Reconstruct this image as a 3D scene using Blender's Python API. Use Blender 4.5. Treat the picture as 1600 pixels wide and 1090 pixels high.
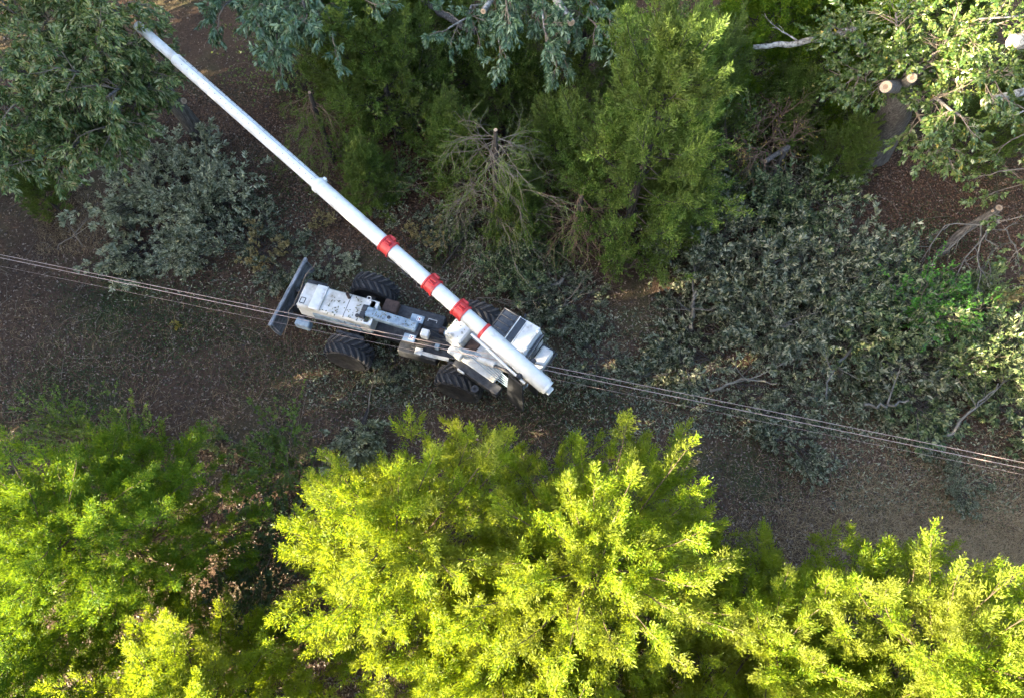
import bpy, math, random
import numpy as np
from mathutils import Vector, Matrix

for o in list(bpy.data.objects):
    bpy.data.objects.remove(o, do_unlink=True)
scene = bpy.context.scene
COL = scene.collection

# ------------------------------------------------------------------ camera, sky, sun, exposure
CAM_H, FOCAL, TILT = 20.0, 1066.0, math.radians(23)      # drone height, focal length in px of a 1600 px wide frame, tilt off straight down
cam = bpy.data.cameras.new('drone_camera')
cam.lens = FOCAL / 1600 * 36
cam.sensor_width = 36
cam.clip_end = 2000
camo = bpy.data.objects.new('drone_camera', cam)
camo.location = (0, 0, CAM_H)
camo.rotation_euler = (TILT, 0, 0)
COL.objects.link(camo)
scene.camera = camo

SUN_TRAVEL = Vector((0.93, 0.37, -0.47)).normalized()    # the way the light goes: from the lower left, low
SUN_EL = math.asin(-SUN_TRAVEL.z)
world = bpy.data.worlds.new('World')
scene.world = world
world.use_nodes = True
wn = world.node_tree.nodes
sky = wn.new('ShaderNodeTexSky')
sky.sky_type = 'NISHITA'
sky.sun_disc = False
sky.dust_density = 3.0
sky.ozone_density = 0.6
sky.sun_elevation = SUN_EL
sky.sun_rotation = math.atan2(-SUN_TRAVEL.x, -SUN_TRAVEL.y)
bg = wn['Background']
bg.inputs['Strength'].default_value = 0.08
world.cycles.sampling_method = 'NONE'
world.node_tree.links.new(sky.outputs[0], bg.inputs['Color'])
sun = bpy.data.lights.new('sun', 'SUN')
sun.energy = 5.0
sun.angle = math.radians(0.5)
sun.color = (1.0, 0.84, 0.58)
suno = bpy.data.objects.new('sun', sun)
suno.rotation_euler = SUN_TRAVEL.to_track_quat('-Z', 'Y').to_euler()
suno.location = (-30, -20, 40)
COL.objects.link(suno)
vs = scene.view_settings
vs.view_transform = 'Standard'
vs.look = 'None'
vs.gamma = 1.0
vs.use_curve_mapping = False
vs.exposure = 3.65
cy = scene.cycles
cy.use_light_tree = False
cy.max_bounces = 4
cy.diffuse_bounces = 3
cy.glossy_bounces = 2
cy.transmission_bounces = 3
cy.adaptive_threshold = 0.02
cy.transparent_max_bounces = 6
cy.use_denoising = True
cy.denoiser = 'OPENIMAGEDENOISE'
cy.denoising_prefilter = 'ACCURATE'
cy.sample_clamp_indirect = 4.0

# ------------------------------------------------------------------ helpers
rng = np.random.default_rng(7)
def nrm(v):
    v = np.asarray(v, float)
    return v / np.maximum(np.linalg.norm(v, axis=-1, keepdims=True), 1e-9)
def P(px, py, z=0.0):
    """ground position (x, y) that stands at photograph pixel px, py when its height is z"""
    s, c = math.sin(TILT), math.cos(TILT)
    u, v = (px - 800) / FOCAL, (545 - py) / FOCAL
    t = (CAM_H - z) / (c - v * s)
    return np.array((u * t, (s + v * c) * t, z))
def gz(x, y):
    """gently uneven ground"""
    ca, sa = math.cos(math.radians(-16.4)), math.sin(math.radians(-16.4))
    v = -(x + 2.96) * sa + (y - 8.59) * ca + .12 * np.sin(x * .35)
    rut = 0
    for c0 in (-1.1, 1.1):
        w = (v - c0) / .34
        rut = rut - .085 * np.exp(-w ** 4) + .05 * np.exp(-((np.abs(w) - 1.35) / .4) ** 2)
    rut = rut * (.55 + .45 * np.sin(x * 1.1 + 2 * v)) * np.exp(-(np.maximum(np.abs(x + 1) - 12, 0) / 4) ** 2)
    return rut + 0.06 * np.sin(x * 0.7 + 1.3) * np.cos(y * 0.55) + 0.04 * np.sin(x * 1.9 - y * 1.3) + 0.05 * np.sin(y * 0.31 + x * 0.23)

def tagged(o, label=None, cat=None, group=None, kind=None):
    if label: o['label'] = label
    if cat: o['category'] = cat
    if group: o['group'] = group
    if kind: o['kind'] = kind
    return o
def empty(name, loc=(0, 0, 0), rz=0.0, parent=None):
    o = bpy.data.objects.new(name, None)
    o.empty_display_size = 0.2
    o.location = loc
    o.rotation_euler = (0, 0, rz)
    COL.objects.link(o)
    o.parent = parent
    return o
def link(name, mesh, parent=None, loc=None):
    o = bpy.data.objects.new(name, mesh)
    COL.objects.link(o)
    o.parent = parent
    if loc is not None: o.location = loc
    return o
def copy_tree(o, parent=None):
    c = o.copy()
    COL.objects.link(c)
    c.parent = parent
    for ch in list(o.children):
        copy_tree(ch, c)
    return c
def mesh_arrays(name, V, nper, mat, smooth=False):
    """mesh of equal polygons whose vertices are not shared: V is (n*nper, 3)"""
    V = np.ascontiguousarray(V, dtype=np.float32).reshape(-1, 3)
    n = len(V)
    m = bpy.data.meshes.new(name)
    m.vertices.add(n)
    m.vertices.foreach_set('co', V.ravel())
    m.loops.add(n)
    m.loops.foreach_set('vertex_index', np.arange(n, dtype=np.int32))
    k = n // nper
    m.polygons.add(k)
    m.polygons.foreach_set('loop_start', np.arange(0, n, nper, dtype=np.int32))
    m.polygons.foreach_set('loop_total', np.full(k, nper, dtype=np.int32))
    m.update(calc_edges=True)
    m.materials.append(mat)
    return m

class MB:
    """collects shapes into one mesh"""
    def __init__(self): self.V, self.F, self.n = [], [], 0
    def add(self, v, f):
        v = np.asarray(v, float)
        self.V.append(v)
        self.F += [tuple(i + self.n for i in q) for q in f]
        self.n += len(v)
        return self
    def box(self, c, s, rz=0.0, ry=0.0, taper=1.0, bev=0.02):
        """bevelled box, centre c, size s; taper shrinks the top"""
        x, y, z = s[0] / 2, s[1] / 2, s[2] / 2
        b = min(bev, x * .45, y * .45, z * .45)
        rings = []
        for zz, ins, tp in ((-z, b, 1), (-z + b, 0, 1), (z - b, 0, taper), (z, b, taper)):
            X, Y = x * tp - ins, y * tp - ins
            bb = b * .8
            rings += [(X - bb, -Y, zz), (X, -Y + bb, zz), (X, Y - bb, zz), (X - bb, Y, zz), (-X + bb, Y, zz), (-X, Y - bb, zz), (-X, -Y + bb, zz), (-X + bb, -Y, zz)]
        v = np.array(rings)
        if ry: v = v @ np.array(Matrix.Rotation(ry, 3, 'Y')).T
        if rz: v = v @ np.array(Matrix.Rotation(rz, 3, 'Z')).T
        f = [(7, 6, 5, 4, 3, 2, 1, 0), tuple(range(24, 32))]
        for r in range(3):
            for k in range(8):
                f.append((r * 8 + k, r * 8 + (k + 1) % 8, r * 8 + 8 + (k + 1) % 8, r * 8 + 8 + k))
        return self.add(v + np.asarray(c, float), f)
    def prism(self, pts, z0, z1):
        n = len(pts)
        v = [(p[0], p[1], z0) for p in pts] + [(p[0], p[1], z1) for p in pts]
        f = [tuple(range(n - 1, -1, -1)), tuple(range(n, 2 * n))] + [(k, (k + 1) % n, n + (k + 1) % n, n + k) for k in range(n)]
        return self.add(v, f)
    def tube(self, pts, rad, n=6, cap=True):
        pts = np.asarray(pts, float)
        m = len(pts)
        rad = np.broadcast_to(np.asarray(rad, float), (m,))
        d = nrm(np.gradient(pts, axis=0))
        ref = np.array((0, 0, 1.0)) if abs(d[:, 2]).mean() < .8 else np.array((1.0, 0, 0))
        a = nrm(np.cross(d, ref))
        b = np.cross(d, a)
        th = np.arange(n) * 2 * math.pi / n
        v = pts[:, None] + rad[:, None, None] * (np.cos(th)[None, :, None] * a[:, None] + np.sin(th)[None, :, None] * b[:, None])
        f = []
        for i in range(m - 1):
            for k in range(n):
                k2 = (k + 1) % n
                f.append((i * n + k, i * n + k2, i * n + n + k2, i * n + n + k))
        if cap:
            f += [tuple(range(n - 1, -1, -1)), tuple(range((m - 1) * n, m * n))]
        return self.add(v.reshape(-1, 3), f)
    def lathe(self, c, axis, prof, n=32):
        """prof: (distance along axis, radius)"""
        ax = nrm(axis)
        ref = np.array((0, 0, 1.0)) if abs(ax[2]) < .8 else np.array((1.0, 0, 0))
        a = nrm(np.cross(ax, ref)); b = np.cross(ax, a)
        th = np.arange(n) * 2 * math.pi / n
        v = np.concatenate([np.asarray(c, float) + ax * h + r * (np.cos(th)[:, None] * a + np.sin(th)[:, None] * b) for h, r in prof])
        f = []
        for i in range(len(prof) - 1):
            for k in range(n):
                k2 = (k + 1) % n
                f.append((i * n + k, i * n + k2, i * n + n + k2, i * n + n + k))
        f += [tuple(range(n - 1, -1, -1)), tuple(range((len(prof) - 1) * n, len(prof) * n))]
        return self.add(v, f)
    def mesh(self, name, mat, smooth=False):
        m = bpy.data.meshes.new(name)
        m.from_pydata(np.concatenate(self.V).tolist(), [], self.F)
        m.materials.append(mat)
        if smooth:
            m.polygons.foreach_set('use_smooth', np.ones(len(m.polygons), dtype=bool))
            try: m.set_sharp_from_angle(angle=math.radians(40))
            except Exception: pass
        m.update()
        return m
    def build(self, name, mat, parent=None, smooth=False):
        return link(name, self.mesh(name, mat, smooth), parent)

def kites(pos, d, length, width, r, flat=1.0, fold=0.12):
    """one folded leaf (a quad bent along the way) per row; flat pulls the blades towards level"""
    d = nrm(d)
    n = len(pos)
    ref = nrm(r.normal(0, 1, (n, 3)) + np.array((0, 0, 1.0)) * flat * 2)
    side = nrm(np.cross(ref, d))
    up = np.cross(d, side)
    L = np.broadcast_to(length, (n,))[:, None]
    W = np.broadcast_to(width, (n,))[:, None]
    V = np.empty((n, 4, 3), np.float32)
    V[:, 0] = pos
    V[:, 1] = pos + d * L * .45 + side * W * .5 + up * L * fold
    V[:, 2] = pos + d * L - up * L * fold * .6
    V[:, 3] = pos + d * L * .45 - side * W * .5 + up * L * fold
    return V
def sprays(pos, d, k, axis, ll, lw, r, spread=.8, grav=0.0, flat=1.0, jit=.25):
    """k leaves along a little axis at every anchor"""
    pos = np.asarray(pos, float); d = nrm(d)
    n = len(pos)
    out = []
    sc = r.uniform(.7, 1.3, n)
    for j in range(k):
        t = (j + .5) / k
        q = r.normal(0, 1, (n, 3))
        q = nrm(q - (q * d).sum(1, keepdims=True) * d)
        ld = d * (1 if j < k - 1 else 3) + q * spread + np.array((0, 0, -grav))
        p = pos + d * (axis * t * sc)[:, None] + r.normal(0, axis * .06 + .004, (n, 3))
        s = sc * r.uniform(1 - jit, 1 + jit, n) * (1.1 - .35 * t)
        out.append(kites(p, ld, ll * s, lw * s, r, flat))
    return np.concatenate(out)

# ------------------------------------------------------------------ materials
MATS = {}
def node_mat(name):
    m = bpy.data.materials.new(name)
    m.use_nodes = True
    nt = m.node_tree
    nt.nodes.clear()
    out = nt.nodes.new('ShaderNodeOutputMaterial')
    MATS[name] = m
    return m, nt, out
def ramp(nt, fac, stops):
    r = nt.nodes.new('ShaderNodeValToRGB')
    el = r.color_ramp.elements
    while len(el) < len(stops): el.new(0.5)
    for e, (p, c) in zip(el, stops):
        e.position = p
        e.color = (*c, 1)
    nt.links.new(fac, r.inputs[0])
    return r.outputs[0]
def noise(nt, scale, detail=3.0, rough=.55, coord='Object', vec=None):
    t = nt.nodes.new('ShaderNodeTexNoise')
    t.inputs['Scale'].default_value = scale
    t.inputs['Detail'].default_value = detail
    t.inputs['Roughness'].default_value = rough
    if vec is None:
        tc = nt.nodes.new('ShaderNodeTexCoord')
        vec = tc.outputs[coord]
    nt.links.new(vec, t.inputs['Vector'])
    return t.outputs['Fac']
def mixc(nt, a, b, fac, mode='MIX'):
    n = nt.nodes.new('ShaderNodeMix')
    n.data_type = 'RGBA'
    n.blend_type = mode
    for sock, val in ((n.inputs['Factor'], fac), (n.inputs[6], a), (n.inputs[7], b)):
        if isinstance(val, (int, float)): sock.default_value = val
        elif isinstance(val, tuple): sock.default_value = (*val, 1)
        else: nt.links.new(val, sock)
    return n.outputs[2]
def leaf_mat(name, cols, trans=.4, tcol=None, gloss=.08, rough=.4, clump=None):
    """leaf: each blade its own tint, reflected and passed-through light"""
    m, nt, out = node_mat(name)
    g = nt.nodes.new('ShaderNodeNewGeometry')
    col = ramp(nt, g.outputs['Random Per Island'], [((i + .5) / len(cols), c) for i, c in enumerate(cols)])
    if clump:
        f = ramp(nt, noise(nt, clump[0], 2.0), [(.42, (0, 0, 0)), (.62, (1, 1, 1))])
        col = mixc(nt, col, clump[1], f)
    df = nt.nodes.new('ShaderNodeBsdfDiffuse')
    tr = nt.nodes.new('ShaderNodeBsdfTranslucent')
    gl = nt.nodes.new('ShaderNodeBsdfGlossy')
    gl.inputs['Roughness'].default_value = rough
    gl.inputs['Color'].default_value = (.9, .95, 1, 1)
    nt.links.new(col, df.inputs['Color'])
    if tcol: nt.links.new(mixc(nt, col, tcol, .6), tr.inputs['Color'])
    else: nt.links.new(col, tr.inputs['Color'])
    m1 = nt.nodes.new('ShaderNodeMixShader'); m1.inputs[0].default_value = trans
    nt.links.new(df.outputs[0], m1.inputs[1]); nt.links.new(tr.outputs[0], m1.inputs[2])
    m2 = nt.nodes.new('ShaderNodeMixShader'); m2.inputs[0].default_value = gloss
    nt.links.new(m1.outputs[0], m2.inputs[1]); nt.links.new(gl.outputs[0], m2.inputs[2])
    nt.links.new(m2.outputs[0], out.inputs[0])
    return m
def solid(name, stops, scale=6.0, rough=.6, metal=0.0, bump=0.0, bscale=30.0, spec=.4, stretch=None, coat=0.0):
    """paint, bark, wood, steel: colour from noise, with fine relief"""
    m, nt, out = node_mat(name)
    b = nt.nodes.new('ShaderNodeBsdfPrincipled')
    tc = nt.nodes.new('ShaderNodeTexCoord')
    vec = tc.outputs['Object']
    if stretch:
        mp = nt.nodes.new('ShaderNodeMapping')
        mp.inputs['Scale'].default_value = stretch
        nt.links.new(vec, mp.inputs['Vector'])
        vec = mp.outputs[0]
    nt.links.new(ramp(nt, noise(nt, scale, 6.0, .62, vec=vec), stops), b.inputs['Base Color'])
    b.inputs['Roughness'].default_value = rough
    b.inputs['Metallic'].default_value = metal
    b.inputs['Specular IOR Level'].default_value = spec
    b.inputs['Coat Weight'].default_value = coat
    if bump:
        bp = nt.nodes.new('ShaderNodeBump')
        bp.inputs['Strength'].default_value = bump
        bp.inputs['Distance'].default_value = .03
        nt.links.new(noise(nt, bscale, 5.0, vec=vec), bp.inputs['Height'])
        nt.links.new(bp.outputs[0], b.inputs['Normal'])
    nt.links.new(b.outputs[0], out.inputs[0])
    return m

YG = (.30, .30, .012)
M_CEDAR = leaf_mat('cedar_green', [(.052, .116, .004), (.106, .186, .006), (.162, .234, .010), (.222, .262, .022)], .50, (.38, .45, .008), .012, .5, (.9, (.165, .188, .026)))
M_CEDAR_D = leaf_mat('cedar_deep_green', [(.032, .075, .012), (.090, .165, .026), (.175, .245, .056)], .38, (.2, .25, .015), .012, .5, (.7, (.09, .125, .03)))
M_CEDAR_G = leaf_mat('cedar_fresh_green', [(.034, .095, .006), (.062, .135, .008), (.100, .172, .010), (.150, .200, .014)], .40, (.22, .31, .008), .012, .5)
M_OAK = leaf_mat('oak_leaf_green', [(.036, .080, .016), (.095, .165, .038), (.18, .235, .068), (.32, .34, .14)], .3, (.22, .25, .03), .04, .45)
M_TEAL = leaf_mat('oak_leaf_blue_green', [(.035, .085, .036), (.085, .165, .072), (.17, .25, .13)], .3, (.2, .25, .04), .05, .45)
M_PALE = leaf_mat('cut_oak_leaf', [(.030, .044, .018), (.080, .102, .046), (.155, .172, .092), (.29, .29, .19)], .25, None, .04, .45)
M_PALE2 = leaf_mat('cut_oak_leaf_greener', [(.026, .050, .016), (.075, .118, .036), (.135, .175, .060), (.24, .26, .12)], .28, None, .04, .45)
M_SILVER = leaf_mat('cut_leaf_underside', [(.13, .15, .075), (.28, .30, .165), (.46, .46, .29)], .25, None, .05, .45)
M_TAN = leaf_mat('withered_and_sunlit_leaf', [(.20, .16, .05), (.34, .26, .09), (.44, .36, .16)], .3, None, .04, .45)  # withered leaves, and leaves with sunlight put into their colour
M_BROAD = leaf_mat('broad_leaf_green', [(.036, .080, .014), (.068, .128, .022), (.108, .160, .032), (.16, .20, .05)], .35, (.24, .26, .03), .05, .4)
M_LACE = leaf_mat('understory_leaf', [(.045, .095, .018), (.095, .165, .030), (.155, .215, .048), (.24, .27, .085)], .35, (.26, .28, .03), .03, .45)
M_BRIGHT = leaf_mat('sapling_leaf', [(.045, .14, .014), (.065, .19, .016), (.09, .22, .024)], .4, (.12, .3, .02), .03, .45)
M_YELLOW = leaf_mat('yellow_leaf', [(.30, .24, .03), (.42, .33, .04), (.22, .22, .04)], .4, None, .04, .45)
M_ORANGE = leaf_mat('orange_leaf', [(.34, .15, .04), (.42, .24, .05), (.28, .20, .10), (.4, .32, .2)], .35, None, .04, .45)
M_LITTER = leaf_mat('dead_leaf', [(.038, .023, .015), (.075, .048, .033), (.13, .088, .062), (.24, .185, .14)], .15, None, .03, .5)
M_RUSSET = leaf_mat('russet_dead_leaf', [(.09, .042, .020), (.13, .064, .030), (.17, .095, .05)], .15, None, .03, .5)
M_GRASS = leaf_mat('dry_grass', [(.13, .085, .040), (.24, .165, .080), (.36, .26, .14)], .2, None, .03, .5)
M_COVER = leaf_mat('ground_cover_leaf', [(.028, .055, .014), (.045, .078, .018), (.070, .100, .03)], .3, None, .03, .5)
M_CHIP = leaf_mat('leaf_scrap', [(.05, .07, .03), (.10, .12, .06), (.24, .20, .11), (.07, .06, .04)], .1, None, .04, .5)
M_BARK = solid('grey_bark', [(.3, (.035, .032, .030)), (.5, (.095, .085, .078)), (.7, (.19, .175, .16))], 7, .9, bump=.9, bscale=16, stretch=(3, 3, .45))
M_BARK_D = solid('dark_bark', [(.3, (.020, .017, .015)), (.6, (.060, .050, .045)), (.75, (.10, .09, .08))], 9, .9, bump=.7, bscale=22)
M_BARK_W = solid('pale_lichen_bark', [(.35, (.06, .055, .048)), (.48, (.20, .19, .17)), (.62, (.36, .355, .325))], 9, .85, bump=.4, bscale=30)
M_TWIG = solid('bare_twig', [(.3, (.085, .066, .048)), (.6, (.175, .142, .110)), (.8, (.27, .23, .19))], 5, .85)
M_TWIG_B = solid('brown_twig', [(.3, (.08, .05, .034)), (.6, (.17, .112, .075)), (.8, (.26, .19, .13))], 5, .85)
M_TWIG_C = solid('cedar_twig', [(.3, (.040, .028, .016)), (.6, (.085, .060, .034)), (.8, (.14, .105, .065))], 5, .9)
M_TWIG_S = solid('silver_twig', [(.3, (.06, .056, .048)), (.6, (.13, .124, .108)), (.8, (.21, .20, .18))], 5, .85)
M_CUT = solid('fresh_cut_wood', [(.3, (.20, .14, .09)), (.55, (.32, .235, .155)), (.75, (.40, .31, .22))], 22, .7)
M_HEART = solid('heartwood', [(.3, (.13, .085, .05)), (.6, (.23, .155, .10)), (.8, (.30, .22, .15))], 26, .75)
M_WHITE = solid('white_machine_paint', [(.30, (.26, .26, .245)), (.42, (.50, .51, .51)), (.6, (.60, .61, .61))], 3.2, .38, spec=.5, bump=.05, bscale=60)
M_BOOM = solid('white_boom_gelcoat', [(.27, (.30, .29, .26)), (.38, (.47, .475, .465)), (.62, (.56, .565, .565))], 3.0, .30, spec=.5, coat=.15)
M_DIRTY = solid('soiled_white_paint', [(.26, (.18, .16, .13)), (.38, (.37, .36, .33)), (.54, (.53, .535, .525))], 2.2, .55, bump=.1, bscale=40)
M_BLUE = solid('blue_grey_paint', [(.30, (.10, .13, .17)), (.5, (.20, .27, .34)), (.72, (.30, .38, .45))], 6, .5, bump=.06, bscale=60)
M_STEEL = solid('dark_steel', [(.3, (.014, .015, .018)), (.55, (.042, .044, .050)), (.75, (.085, .08, .078))], 7, .55, metal=.2, bump=.12, bscale=40)
M_BLADE = solid('scoured_blade_steel', [(.3, (.12, .125, .135)), (.5, (.25, .26, .275)), (.72, (.42, .43, .45))], 5, .45, metal=.5, bump=.15, bscale=30, stretch=(1, 1, 4))
M_RUBBER = solid('tyre_rubber', [(.3, (.012, .012, .014)), (.55, (.026, .026, .029)), (.75, (.060, .055, .050))], 6, .85, bump=.3, bscale=50)
M_LUG = solid('worn_tread_rubber', [(.3, (.026, .026, .028)), (.55, (.052, .050, .051)), (.75, (.095, .086, .078))], 9, .85, bump=.2, bscale=60)
M_RED = solid('red_collar_paint', [(.3, (.20, .02, .02)), (.45, (.40, .016, .02)), (.75, (.50, .05, .045))], 7, .5, spec=.5)
M_GLASS = solid('tinted_glass', [(.3, (.010, .012, .016)), (.6, (.022, .026, .034))], 3, .08, spec=.7)
M_RUST = solid('rusty_brown_steel', [(.3, (.035, .022, .018)), (.6, (.085, .052, .042))], 8, .8, bump=.2)
M_HOSE = solid('hydraulic_hose', [(.3, (.02, .02, .022)), (.7, (.05, .05, .055))], 8, .6)
M_STICKER = solid('sticker_white', [(.3, (.72, .72, .72)), (.7, (.8, .8, .8))], 8, .5)
M_BLACK = solid('sticker_black', [(.3, (.01, .01, .01)), (.7, (.03, .03, .03))], 8, .5)
M_WIRE = solid('sun_tinted_conductor', [(.3, (.26, .19, .17)), (.7, (.50, .39, .35))], 3, .35, metal=.35)  # pinkish warmth of the low sun put into the metal colour

def ground_mat():
    m, nt, out = node_mat('forest_floor')
    b = nt.nodes.new('ShaderNodeBsdfPrincipled')
    b.inputs['Roughness'].default_value = .95
    b.inputs['Specular IOR Level'].default_value = .1
    fine = ramp(nt, noise(nt, 9, 8, .72), [(.28, (.020, .012, .008)), (.5, (.066, .042, .029)), (.72, (.140, .094, .067))])
    soil = ramp(nt, noise(nt, 3.0, 6, .65), [(.3, (.046, .029, .020)), (.7, (.100, .066, .047))])
    green = ramp(nt, noise(nt, 14, 6, .7), [(.3, (.028, .034, .014)), (.7, (.080, .085, .040))])
    f1 = ramp(nt, noise(nt, .33, 4, .6), [(.50, (0, 0, 0)), (.68, (.8, .8, .8))])
    f2 = ramp(nt, noise(nt, .8, 3, .6), [(.40, (0, 0, 0)), (.7, (.7, .7, .7))])
    c = mixc(nt, mixc(nt, fine, soil, f2), green, f1)
    nt.links.new(c, b.inputs['Base Color'])
    bp = nt.nodes.new('ShaderNodeBump')
    bp.inputs['Strength'].default_value = .8
    bp.inputs['Distance'].default_value = .05
    nt.links.new(noise(nt, 18, 6, .7), bp.inputs['Height'])
    nt.links.new(bp.outputs[0], b.inputs['Normal'])
    nt.links.new(b.outputs[0], out.inputs[0])
    return m
M_GROUND = ground_mat()

# ------------------------------------------------------------------ ground
xs = np.concatenate([[-400, -200, -90], np.linspace(-45, -22, 30)[:-1], np.linspace(-22, 22, 245), np.linspace(22, 45, 30)[1:], [90, 200, 400]])
ys = np.concatenate([[-400, -200, -80], np.linspace(-35, -4, 30)[:-1], np.linspace(-4, 26, 167), np.linspace(26, 55, 30)[1:], [100, 220, 400]])
GX, GY = np.meshgrid(xs, ys)
GV = np.stack([GX, GY, gz(GX, GY)], -1).reshape(-1, 3)
nx, ny = len(xs), len(ys)
gm = bpy.data.meshes.new('ground')
gm.from_pydata(GV.tolist(), [], [(j * nx + i, j * nx + i + 1, (j + 1) * nx + i + 1, (j + 1) * nx + i) for j in range(ny - 1) for i in range(nx - 1)])
gm.materials.append(M_GROUND)
gm.polygons.foreach_set('use_smooth', np.ones(len(gm.polygons), dtype=bool))
tagged(link('ground', gm), kind='structure')

# ------------------------------------------------------------------ the tree trimmer
YAW = math.radians(-16.4)
TT = empty('tree_trimmer', (-2.96, 8.59, 0.0), YAW)
tagged(TT, 'white four-wheeled tree trimming machine with a long red-banded telescopic boom', 'tree trimmer')
def B(name, mat, c, s, parent=TT, rz=0.0, ry=0.0, taper=1.0, bev=.025):
    return MB().box(c, s, rz, ry, taper, bev).build(name, mat, parent)
# wheels
def wheel(x, y, side, steer=0.0):
    w = empty('wheel', (x, y, .76), steer, TT)
    prof = [(-.27, .44), (-.30, .50), (-.31, .60), (-.27, .65), (-.12, .67), (.12, .67), (.27, .65), (.31, .60), (.30, .50), (.27, .44)]
    MB().lathe((0, 0, 0), (0, 1, 0), prof, 40).build('tyre', M_RUBBER, w, True)
    rimp = [(-.24, .44), (-.22, .40), (-.06, .34), (-.04, .15), (.10 * side + .0, .14), (.24, .44)] if False else [(-.25, .445), (-.20, .40), (.02, .38), (.02, .16), (.12, .14)]
    MB().lathe((0, 0, 0), (0, side, 0), [(h, r) for h, r in rimp], 28).build('rim', M_DIRTY, w, True)
    hb = MB().lathe((0, side * .10, 0), (0, side, 0), [(0, .12), (.10, .11), (.12, .06)], 16)
    for k in range(8):
        a = k * math.pi / 4
        hb.lathe((.22 * math.cos(a), side * .02, .22 * math.sin(a)), (0, side, 0), [(0, .02), (.03, .02)], 6)
    hb.build('hub', M_STEEL, w)
    return w
def lug_mesh(sgn):
    b = MB()
    v = []
    for t, hw in ((0.0, .036), (.5, .034), (1.0, .045)):
        y = (.02 + t * .27) * sgn
        ang = (.02 + t * .36)
        r0 = .66 - (.03 if t == 1 else 0) - .01
        r1 = r0 + .10
        for rr, hh in ((r0, hw * 1.25), (r1, hw)):
            for s in (-1, 1):
                a = ang + s * hh / rr
                v.append((rr * math.sin(a), y, rr * math.cos(a)))
    f = []
    for i in (0, 4):
        f += [(i + 0, i + 4, i + 6, i + 2), (i + 1, i + 3, i + 7, i + 5), (i + 2, i + 6, i + 7, i + 3)]
    f += [(0, 2, 3, 1), (8, 9, 11, 10)]
    return b.add(v, f).mesh('lug', M_LUG)
LUG = {1: lug_mesh(1), -1: lug_mesh(-1)}
for (x, y, st) in ((-1.77, -1.1, .03), (-1.77, 1.1, .03), (1.77, -1.1, -.04), (1.77, 1.1, -.04)):
    w = wheel(x, y, 1 if y > 0 else -1, st)
    for sg in (1, -1):
        for k in range(19):
            o = link('lug', LUG[sg], w)
            o.rotation_euler = (0, (k + (.5 if sg < 0 else 0)) * 2 * math.pi / 19, 0)
# chassis
B('chassis_frame', M_STEEL, (0, -.08, 1.02), (6.4, .62, .42))
B('front_axle', M_STEEL, (-1.77, 0, .76), (.34, 1.75, .30))
B('rear_axle', M_STEEL, (1.77, 0, .76), (.34, 1.75, .30))
B('fuel_tank', M_STEEL, (.05, .48, 1.02), (1.5, .40, .55))
B('battery_box', M_STEEL, (.35, -.62, 1.08), (1.2, .34, .40))
hood = B('engine_hood', M_DIRTY, (-2.28, -.10, 1.62), (2.36, .82, .66), taper=.985, bev=.05)
B('hood_ridge', M_WHITE, (-2.88, -.10, 1.975), (.30, .80, .07), hood)
B('rear_panel', M_WHITE, (-1.20, -.12, 1.925), (.26, .80, .05), hood, bev=.02)
B('hood_lip', M_DIRTY, (-2.71, -.10, 1.965), (.035, .82, .09), hood)
B('side_louvre', M_BLUE, (-2.2, -.53, 1.55), (1.5, .03, .34), hood)
b = MB()
for k, (x0, y0, x1, y1) in enumerate([(-3.36, -.40, -3.36, -.22), (-3.36, -.22, -3.22, -.22), (-3.22, -.22, -3.22, -.40), (-3.36, -.40, -3.22, -.40), (-3.42, -.44, -3.42, -.22)]):
    b.tube([(x0, y0, 1.955), (x1, y1, 1.955)], .012, 5)
b.build('grab_handle', M_STEEL, hood)
b = MB(); b.tube([(-1.42 + .06 * math.cos(a), .30 + .06 * math.sin(a), 1.965) for a in np.linspace(0, 2 * math.pi, 13)], .013, 6, False)
b.tube([(-1.42, .24, 1.94), (-1.42, .24, 1.97)], .02, 6).build('lifting_eye', M_WHITE, hood)
B('radiator_box', M_STEEL, (-3.28, .44, 1.36), (.62, .26, .46))
B('step_box', M_BLUE, (-3.36, -.70, 1.05), (.46, .24, .30), bev=.03)
B('hydraulic_tank', M_RUST, (-.86, .42, 1.38), (.44, .42, .36))
B('tank_base', M_STEEL, (-.84, .36, 1.1), (.7, .6, .2))
# dozer blade
bl = empty('dozer_blade', (-4.22, .27, 0), math.radians(-3), TT)
def blade_panel():
    b = MB(); v = []; n = 9
    for j in range(n):
        t = j / (n - 1)
        z = .22 + .62 * t
        x = .05 * (2 * t - 1) ** 2 - .04 * t - .04
        for xo in (0, .05):
            for y in (-1.27, 1.27):
                v.append((x - xo - .10 * t, y, z))
    f = []
    for j in range(n - 1):
        a = j * 4
        f += [(a, a + 1, a + 5, a + 4), (a + 2, a + 6, a + 7, a + 3), (a, a + 4, a + 6, a + 2), (a + 1, a + 3, a + 7, a + 5)]
    f += [(0, 2, 3, 1), ((n - 1) * 4, (n - 1) * 4 + 1, (n - 1) * 4 + 3, (n - 1) * 4 + 2)]
    return b.add(v, f)
blade_panel().build('blade_plate', M_BLADE, bl)
MB().tube([(-.15, -1.27, .86), (-.15, 1.27, .86)], .07, 8).build('top_rail', M_BLADE, bl, True)
MB().box((.14, .10, .46), (.22, 1.0, .34), taper=.8).build('back_frame', M_STEEL, bl)
for y in (-.42, .42):
    MB().box((.32, y - .2, .62), (.8, .12, .16), ry=-.12).build('push_arm', M_STEEL, bl)
for y in (-1.2, 1.2):
    MB().box((-.11, y, .53), (.18, .04, .62), ry=-.15).build('end_plate', M_BLADE, bl)
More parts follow.
